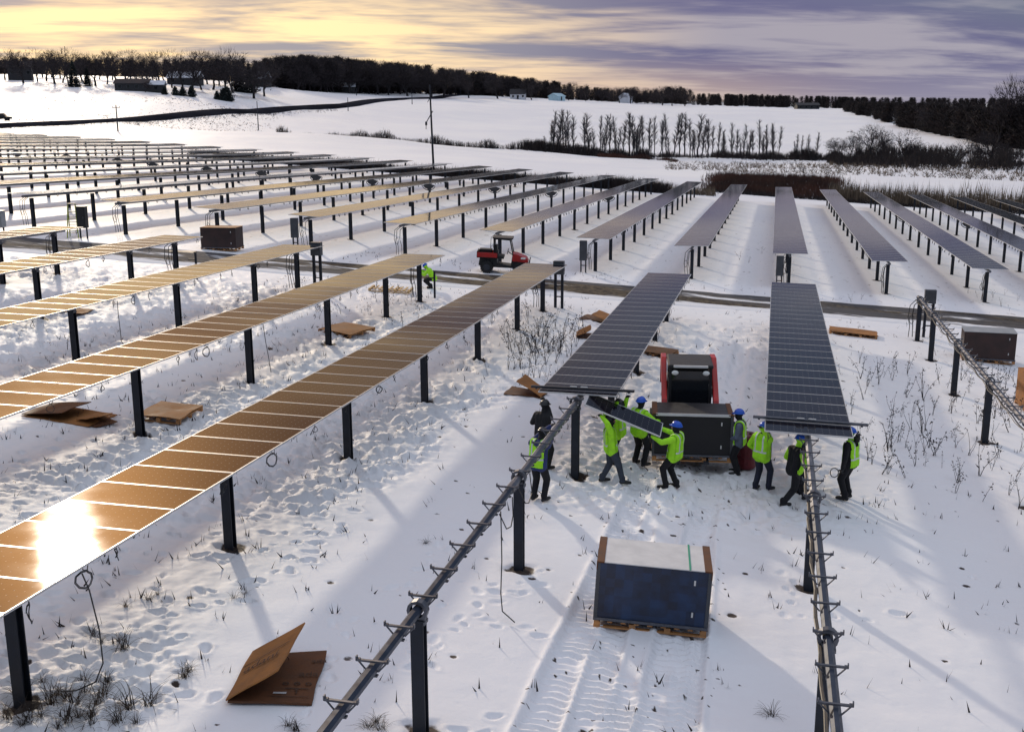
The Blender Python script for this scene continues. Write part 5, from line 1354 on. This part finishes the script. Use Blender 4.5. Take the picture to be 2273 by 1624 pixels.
def board_at(label, px, py, W, D, rz, m, pal=False, fold=None, tilt=.0, name='cardboard_sheet', cat='cardboard', lift=.0):
    g = at(px, py); root = empty(name, g+Vector((0, 0, lift)), rot=(tilt, R_(3.5), rz)); tag(root, label, cat)
    if pal: pallet(root, W, D, .13, MT['wood'])
    z = .135 if pal else .02
    sheet(root, 'cardboard_cover' if pal else 'base_panel', (-W/2, -D/2, z+.012), (W/2, -D/2, z+.012), (W/2, D/2, z+.012), (-W/2, D/2, z+.012), .02, m, .02)
    if fold:
        side, ang, fr = fold; b = MB(); L = W*fr
        rot = RY(-ang if side > 0 else ang); c = Vector((-side*W/2, 0, z+.06)) + rot @ Vector((side*L/2, 0, 0)); K = [c+rot @ Vector((x_*L/2, y_*D*.49, 0)) for x_, y_ in ((-1, -1), (1, -1), (1, 1), (-1, 1))]; sheet(root, 'flap_panel', *K, .018, MT['card'] if m is not MT['card'] else MT['carddark'], .02)
    return root
board_at('glowing tan cardboard sheets partly under the second near row at the left', 155, 925, 2.1, 1.2, R_(-4), MT['card'], fold=(1, R_(9), .62))
board_at('torn cardboard piece at the right end of the tan sheets', 215, 938, .8, .7, R_(-20), MT['carddark'], fold=(1, R_(14), .8))
board_at('pallet covered with tan cardboard beside a post of the second near row', 378, 922, 1.25, 1.45, R_(4), MT['card'], pal=True, name='covered_pallet', cat='pallet')
board_at('pallet with tan cardboard in the snow between two near rows', 770, 737, 1.5, 1.7, R_(-14), MT['card'], pal=True, name='covered_pallet', cat='pallet')
board_at('folded cardboard lying left of the middle table end', 1168, 874, 1.25, .9, R_(-6), MT['carddark'], fold=(-1, R_(26), .75))
board_at('upper of two folded cardboard pieces left of the middle table', 1325, 708, 1.3, 1.25, R_(-8), MT['carddark'], fold=(-1, R_(16), .6))
board_at('lower of two folded cardboard pieces left of the middle table', 1312, 748, 1.2, 1.0, R_(10), MT['carddark'], fold=(1, R_(30), .55))
board_at('brown cardboard on a pallet right of the middle table', 1460, 786, 1.35, 1.1, R_(-14), MT['carddark'], pal=True, name='covered_pallet', cat='pallet')
board_at('cardboard-covered pallet in the snow right of the row seen end on', 1893, 742, 2.1, 1.15, R_(-3), MT['card'], pal=True, name='covered_pallet', cat='pallet')
board_at('flat cardboard strip near the third near row far end', 680, 648, 1.4, .8, R_(8), MT['card'])
board_at('pale cardboard sheet peeking out over the glare on the third near row', 152, 690, 1.6, .9, R_(8), MT['card'])
board_at('dark flat tarp scrap beside the left stretch of the track', 405, 560, 1.3, .8, R_(10), MT['black'], name='tarp_scrap', cat='tarp')
g = at(868, 645); root = empty('wooden_pallet', g, rot=(0, R_(3), R_(8))); tag(root, 'bare wooden pallet below the second near row by the track', 'pallet')
pallet(root, 2.0, 1.1, .14, MT['woodpale'])

# ------------------------------------------------------------------ machines
def loader():
    gx, gy = -2.08, 30.15
    root = empty('skid_loader', (gx, gy, gz(gx, gy)), rot=(0, 0, R_(7))); root.scale = (1.16, 1.12, 1.14); tag(root, 'red and black skid loader carrying a pallet between the tables', 'loader')
    P = lambda n, m, f, par=root: (lambda b: (f(b), b.build(n, m, par))[1])(MB())
    P('chassis', MT['black'], lambda b: (b.prism([(-.95, .28), (1.35, .28), (1.45, .7), (1.4, 1.15), (.6, 1.25), (-.9, .75)], 'x', 1.0), b.box((0, 1.2, .95), (1.05, .5, .6), bev=.05)))
    for s in (-1, 1):
        def wheel(b, s=s):
            pts = [(-.95, .35), (-.85, .1), (-.6, .02), (.9, .02), (1.2, .12), (1.3, .35), (1.1, .6), (-.7, .6)]
            b.prism(pts, 'x', .36, origin=(s*.72, 0, 0))
            for k in range(9): b.box((s*.72, -.62+k*.19, .012), (.38, .06, .05))
        tk = P('track', MT['rubber'], wheel)
        P('idler_wheel', MT['dark'], lambda b: [b.tube((s*.91, y, .3), (s*.935, y, .3), r, n=12) for y, r in ((-.62, .2), (.9, .2), (.15, .14))], tk)
        def arm(b, s=s):
            x = s*.60
            pts = [Vector((x, 1.15, 1.35)), Vector((x, 1.05, 1.95)), Vector((x, .5, 1.98)), Vector((x, -.75, 1.25)), Vector((x, -1.05, .72))]
            for p, q in zip(pts[:-1], pts[1:]):
                d = (q-p); L = d.length; rot = d.to_track_quat('Y', 'Z').to_matrix(); b.box((p+q)/2, (.13, L+.1, .2), rot=rot, bev=.02)
        P('lift_arm', MT['red'], arm)
        P('hydraulic_cylinder', MT['bracket'], lambda b: (b.tube((s*.60, .9, 1.0), (s*.60, -.1, 1.5), .045, n=8), b.tube((s*.60, -.1, 1.5), (s*.60, -.55, 1.33), .028, n=6)))
    def cab(b):
        for s in (-1, 1):
            b.box((s*.47, -.52, 1.45), (.07, .07, 1.15)); b.box((s*.47, .6, 1.45), (.07, .07, 1.15)); b.box((s*.475, .04, 1.05), (.03, 1.1, .5))
            for k in range(4): b.box((s*.475, .04, 1.40+k*.14), (.02, 1.1, .025))
        b.box((0, .62, 1.4), (.9, .04, 1.1)); b.box((0, -.5, .92), (.95, .08, .2))
    cb_ = P('cab', MT['black'], cab)
    P('windscreen', MT['glass'], lambda b: b.box((0, -.53, 1.46), (.86, .02, 1.0)), cb_)
    rf = P('roof', MT['black'], lambda b: (b.box((0, .06, 2.07), (1.06, 1.3, .1), bev=.04)))
    P('roof_visor', MT['white'], lambda b: b.box((0, -.60, 2.085), (.8, .06, .055), bev=.01), rf)
    for s in (-1, 1):
        P('headlight', MT['lamp'], lambda b: b.sphere((s*.36, -.60, 1.93), .075, 10, 6, sc=(1.1, .5, .8)), root)
    P('fork_carriage', MT['black'], lambda b: (b.box((0, -1.10, .72), (1.25, .08, .12)), b.box((0, -1.10, .35), (1.25, .08, .1)), [b.box((x, -1.10, .72), (.06, .06, .8)) for x in (-.58, -.3, .3, .58)]))
    for s in (-1, 1): P('fork', MT['dark'], lambda b: (b.box((s*.32, -1.75, .24), (.12, 1.25, .045)), b.box((s*.32, -1.13, .5), (.12, .05, .55))))
    return root
ld = loader()
a_ = R_(7); fx, fy = -2.08+math.sin(a_)*1.90, 30.15-math.cos(a_)*1.90
LOADED = crate('pallet of dark modules raised on the loader forks', (fx, fy, gz(-2.08, 30.15)+.262), a_, 2.05, 1.18, 1.12, MT['darkbox'], MT['black'], guards=True)
b = MB(); b.box((0, -.588, 1.255), (1.9, .02, .07)); b.build('front_strip', MT['white'], LOADED)
g = at(1652, 1036); root = empty('plastic_drum', g); tag(root, 'dark red drum behind the worker with grey sleeves', 'drum')
b = MB(); n = 20; prof = [(.0, 0), (.27, 0), (.30, .04), (.30, .30), (.315, .32), (.30, .34), (.30, .60), (.315, .62), (.30, .64), (.30, .88), (.27, .92), (0, .92)]
for j in range(len(prof)-1):
    for k in range(n):
        a1, a2 = 6.2832*k/n, 6.2832*(k+1)/n; (r1, z1), (r2, z2) = prof[j], prof[j+1]
        b.quad((r1*math.cos(a1), r1*math.sin(a1), z1), (r1*math.cos(a2), r1*math.sin(a2), z1), (r2*math.cos(a2), r2*math.sin(a2), z2), (r2*math.cos(a1), r2*math.sin(a1), z2))
b.build('shell', MT['drum'], root); b = MB(); b.tube((.12, 0, .92), (.12, 0, .95), .035, n=8); b.build('bung', MT['black'], root)

def utv():
    a, c = Vector(at(1082, 603)), Vector(at(1150, 607)); m_ = (a+c)/2; rz = math.atan2(c.y-a.y, c.x-a.x)*.6
    root = empty('utility_vehicle', (m_.x, m_.y, m_.z+.03), rot=(0, R_(3), rz)); tag(root, 'red and black utility vehicle parked on the muddy track', 'utility vehicle')
    P = lambda n, m, f, par=root: (lambda b: (f(b), b.build(n, m, par))[1])(MB())
    for x in (-.88, .92):
        for s in (-1, 1):
            def tyre(b):
                b.tube((x, s*.62-.13, .33), (x, s*.62+.13, .33), .34, n=18)
                for k in range(18): q = 6.283*k/18; b.box((x+.345*math.cos(q), s*.62, .33+.345*math.sin(q)), (.05, .26, .035), rot=RY(-q))
            w = P('wheel', MT['rubber'], tyre); P('rim', MT['dark'], lambda b: b.tube((x, s*.77, .33), (x, s*.755, .33), .19, n=12), w)
    P('chassis', MT['black'], lambda b: (b.prism([(-1.35, .42), (-1.3, .78), (-.35, .80), (-.3, .5), (.45, .45), (.5, .95), (1.25, .80), (1.4, .55), (1.3, .32), (-1.2, .32)], 'y', 1.1)))
    P('cargo_bed', MT['black'], lambda b: (b.box((-.88, 0, .85), (1.15, 1.35, .06)), b.box((-1.44, 0, 1.02), (.05, 1.35, .3)), b.box((-.32, 0, 1.02), (.05, 1.35, .3)), b.box((-1.0, .1, 1.16), (.7, .6, .2), bev=.03)))
    for s in (-1, 1): P('bed_side', MT['red'], lambda b: b.box((-.88, s*.69, 1.0), (1.12, .05, .26), bev=.015))
    P('hood', MT['red'], lambda b: b.prism([(.52, .72), (.5, 1.12), (.75, 1.10), (1.3, .90), (1.42, .72), (1.3, .66)], 'y', 1.15))
    P('headlight', MT['lamp'], lambda b: b.box((1.12, -.585, .90), (.26, .02, .1), bev=.008)); P('headlight', MT['lamp'], lambda b: b.box((1.12, .585, .90), (.26, .02, .1), bev=.008))
    def cage(b):
        for s in (-1, 1):
            pts = [Vector((.55, s*.6, 1.05)), Vector((.35, s*.58, 1.88)), Vector((-.55, s*.58, 1.9)), Vector((-.5, s*.6, .85))]; b.path(pts, .032, 8)
        b.tube((.35, -.58, 1.88), (.35, .58, 1.88), .03, n=8); b.tube((-.55, -.58, 1.9), (-.55, .58, 1.9), .03, n=8)
        b.box((-.5, 0, 1.5), (.03, 1.1, .75)) 
        for k in range(6): b.box((-.52, -.5+k*.2, 1.5), (.03, .03, .75))
    P('roll_cage', MT['black'], cage)
    P('roof', MT['black'], lambda b: b.box((-.06, 0, 1.95), (1.15, 1.3, .07), bev=.03))
    P('windscreen', MT['glass'], lambda b: b.box((.44, 0, 1.5), (.02, 1.05, .62), rot=RY(R_(-13))))
    P('seat', MT['black'], lambda b: (b.box((-.2, 0, .88), (.5, 1.1, .16), bev=.04), b.box((-.42, 0, 1.2), (.14, 1.1, .6), bev=.05)))
    P('steering_wheel', MT['black'], lambda b: (b.path([Vector((.22+.05*math.cos(q)*.5, .28+.17*math.sin(q), 1.15+.15*math.cos(q))) for q in np.linspace(0, 6.283, 13)], .018, 6), b.tube((.22, .28, 1.15), (.5, .28, .95), .025, n=6)))
    P('bumper', MT['black'], lambda b: (b.path([Vector((1.42, -.45, .45)), Vector((1.5, -.45, .85)), Vector((1.5, .45, .85)), Vector((1.42, .45, .45))], .03, 6), b.tube((1.48, -.45, .65), (1.48, .45, .65), .025, n=6)))
utv()
def car():
    a = at(2, 281, 263); root = empty('car', a+Vector((0, 0, 1.1)), rz=R_(22)); tag(root, 'dark car driving on the paved road at the left edge', 'car')
    b = MB(); b.prism([(-2.2, .35), (-2.25, .85), (-1.7, .95), (-1.2, 1.55), (.7, 1.58), (1.3, 1.0), (2.2, .85), (2.25, .4)], 'y', 1.75); b.build('body', MT['black'], root)
    for s in (-1, 1):
        b = MB(); b.add([(-1.15, s*.885, 1.0), (1.1, s*.885, 1.0), (.65, s*.885, 1.48), (-1.05, s*.885, 1.47)], [(0, 1, 2, 3)]); b.build('side_window', MT['glass'], root)
        for x in (-1.4, 1.4): b = MB(); b.tube((x, s*.72, .33), (x, s*.90, .33), .34, n=14); b.build('wheel', MT['rubber'], root)
car()

def ladder():
    g = at(165, 527); root = empty('step_ladder', g, rz=R_(25)); tag(root, 'yellow-green step ladder standing beside the black cabinet at the left', 'ladder'); H = 1.9
    for s in (-1, 1):
        for y0, m in ((-.42, MT['ladder']), (.42, MT['ladder'])): b = MB(); w0, w1 = .30, .20; b.tube((s*w0, y0, 0), (s*w1, 0, H), .032, n=5); b.build('rail', m, root)
    for k in range(1, 6): z = H*k/6.3; f = z/H; b = MB(); b.box((0, -.42*(1-f), z), (2*(.30-.1*f), .08, .03)); b.build('step', MT['dark'], root)
    for k in range(1, 5): z = H*k/5.3; f = z/H; b = MB(); b.box((0, .42*(1-f), z), (2*(.30-.1*f), .03, .03)); b.build('brace', MT['ladder'], root)
    b = MB(); b.box((0, 0, H+.02), (.44, .2, .05)); b.build('top_cap', MT['black'], root)
ladder()
def cabinet(label, px, py, W, D, H, leg, m):
    g = at(px, py); root = empty('equipment_cabinet', g, rz=R_(8)); tag(root, label, 'cabinet')
    b = MB(); b.box((0, 0, leg+H/2), (W, D, H), bev=.02); b.build('housing', m, root)
    b = MB(); b.box((0, -D/2-.01, leg+H/2), (W*.85, .015, H*.9)); b.build('door', m, root)
    b = MB(); b.box((W*.3, -D/2-.03, leg+H/2), (.03, .03, .12)); b.build('latch', MT['bracket'], root)
    for s in (-1, 1): b = MB(); b.box((s*(W/2-.05), 0, leg/2-.1), (.07, .07, leg+.2)); b.build('leg', MT['post'], root)
    b = MB(); b.box((0, 0, leg+H+.02), (W+.06, D+.06, .03)); b.build('lid', m, root)
cabinet('tall black cabinet on legs beside the step ladder', 187, 529, .50, .4, 1.2, .6, MT['black'])
cabinet('grey cabinet cut by the left edge above the leftmost rows', 0, 520, .6, .5, .9, .4, MT['boxlight'])

# ------------------------------------------------------------------ dead weeds, grass tufts, litter
def weed_mesh(seed, H, leafy=True):
    rd = random.Random(seed); C = TM()
    for _ in range(rd.choice((1, 2, 3))):
        p = Vector((rd.gauss(0, .012), rd.gauss(0, .012), -.05)); d = Vector((rd.gauss(0, .16), rd.gauss(0, .12), 1)).normalized(); n = 6; h = H*rd.uniform(.6, 1)
        for k in range(n):
            q = p+d*h/n; d = (d+Vector((rd.gauss(0, .09), rd.gauss(0, .09), 0))).normalized(); C.tube(p, q, .0095*(1-.1*k), .0085*(1-.1*k), 3)
            for _ in range(rd.choice((0, 1, 2, 2)) if k > 0 else 0):
                e = q+rdir(d, rd.uniform(.5, 1.3), rd)*rd.uniform(.05, .16); C.blade(q, e, .007, rd)
                if leafy: C.blade(e, e+Vector((rd.gauss(0, .05), rd.gauss(0, .05), rd.uniform(-.09, .05))), .045, rd)
            p = q
        for _ in range(5): C.blade(p, p+rdir(d, rd.uniform(0, .8), rd)*rd.uniform(.04, .1), .022, rd)
    return tri_mesh('dead_weed', *C.arrays(), MT['weed'])
WEEDS = [weed_mesh(900+s, 1.0, s % 3 != 2) for s in range(9)]
def tuft_mesh(seed, n, H, W):
    rd = random.Random(seed); C = TM()
    for _ in range(n):
        p = Vector((rd.gauss(0, W*.14), rd.gauss(0, W*.14), -.04)); d = Vector((rd.gauss(0, .45), rd.gauss(0, .45), 1)).normalized(); L = H*rd.uniform(.5, 1.2); w = .012
        for k in range(5):
            q = p+d*L/5; d = (d+Vector((d.x*.35, d.y*.35, -.30*rd.random()-.08*k))).normalized()
            s = d.cross(Vector((0, 0, 1))).normalized()*w/2*(1-.15*k); b = len(C.v)
            for z in (p-s, p+s, q+s*.85, q-s*.85): C.v.append(tuple(z))
            C.t += [(b, b+1, b+2), (b, b+2, b+3)]; p = q
    return tri_mesh('grass_tuft', *C.arrays(), MT['grass'])
TUFTS = [tuft_mesh(950+s, 34, .42, .3) for s in range(4)]
def scatter(name, meshes, pts, label, cat, group, smin, smax, seed):
    rd = random.Random(seed)
    pts = sorted(pts); P = [at(x, y) for x, y in pts]
    for k, g in enumerate(P):
        o = link(name, meshes[rd.randrange(len(meshes))], None, g); s = rd.uniform(smin, smax); o.scale = (s*1.15, s*1.15, s); o.rotation_euler = (0, 0, rd.uniform(0, 6.283)); tag(o, f'{label}, {ordinal(k+1)} from the left', cat, group)
rd = random.Random(4); pts = []
for _ in range(84): pts.append((rd.gauss(1185, 55), rd.gauss(778, 30)))
pts = [p for p in pts if 1075 < p[0] < 1300 and 700 < p[1] < 850 and not (p[1] < 590+ (1258-p[0])*.64+25)]
scatter('dead_weed', WEEDS, pts, 'dead weed stalk between the glare row and the middle row', 'weed', 'weeds between two near rows', .6, 1.15, 41)
pts = []
while len(pts) < 98:
    x, y = rd.uniform(1850, 2270), rd.gauss(900, 85)
    if 790 < y < 1080 and x > 1800+(y-780)*.35+30: pts.append((x, y))
scatter('dead_weed', WEEDS, pts, 'dead weed stalk right of the row seen end on', 'weed', 'weeds right of the row seen end on', .55, 1.1, 42)
pts = [(1970, 1050), (2010, 1060), (2120, 1095), (2180, 1112), (2240, 1100), (2260, 1130), (2050, 1010), (2150, 1010), (2030, 1035), (2200, 1045), (2255, 1060), (1935, 1030), (2090, 1040)]
scatter('dead_weed', WEEDS, pts, 'larger weed clump near the right edge', 'weed', 'larger weed clumps at the right', .6, .95, 43)
pts = [(rd.uniform(40, 980), rd.uniform(600, 780)) for _ in range(16)] + [(670+rd.uniform(-60, 300), 640+rd.uniform(0, 90)) for _ in range(14)] + [(1690+rd.uniform(-60, 60), 560+rd.uniform(0, 80)) for _ in range(6)] + [(2040+rd.uniform(-200, 230), 650+rd.uniform(0, 60)) for _ in range(12)]
scatter('dead_weed', WEEDS, pts, 'thin dead weed beside the muddy track', 'weed', 'thin weeds near the track', .35, .7, 44)
pts = [(60, 1600), (110, 1560), (150, 1545), (190, 1535), (215, 1560), (240, 1510), (175, 1590), (95, 1510), (130, 1615), (260, 1600), (35, 1540), (285, 1575), (265, 1420), (225, 1425), (300, 1605), (70, 1575), (125, 1540), (165, 1560), (205, 1585), (230, 1540), (150, 1600), (50, 1612), (90, 1590), (185, 1510), (245, 1570), (20, 1590), (275, 1440), (210, 1410), (330, 1560), (200, 1612)]
scatter('grass_tuft', TUFTS, pts, 'dead grass tuft in the bottom left corner', 'grass', 'grass tufts bottom left', .45, 1.05, 45)
pts = [(408, 1500), (420, 1490), (640, 1610), (655, 1618), (835, 1605), (848, 1618), (820, 1615), (330, 1330), (350, 1320), (280, 1345), (520, 1330), (945, 1205), (545, 1320), (1710, 1590)]
scatter('grass_tuft', TUFTS, pts, 'small grass tuft along the two left tubes', 'grass', 'small grass tufts', .3, .75, 46)
def litter():
    rd = random.Random(12); C = TM(); XY = []
    for _ in range(4200):
        x = rd.uniform(-24, 9); y = 11+52*rd.random()**1.3
        if x > -8 and rd.random() < .62: continue
        if abs(y-float(road_c(x))) < 3: continue
        XY.append((x, y))
    Z = ground_z(np.array([a[0] for a in XY]), np.array([a[1] for a in XY]))
    for (x, y), z in zip(XY, Z):
        p = Vector((x, y, float(z))); n = rd.choice((1, 1, 2, 4))
        for _ in range(n):
            q = p+Vector((rd.gauss(0, .05), rd.gauss(0, .05), 0)); e = q+Vector((rd.gauss(0, .06), rd.gauss(0, .06), rd.uniform(.03, .2))); C.blade(q-Vector((0, 0, .03)), e, rd.uniform(.012, .04), rd)
    o = link('plant_litter', tri_mesh('plant_litter', *C.arrays(), MT['weed'])); tag(o, 'bits of stem and leaf strewn over the snow', 'plant litter', kind='stuff')
litter()
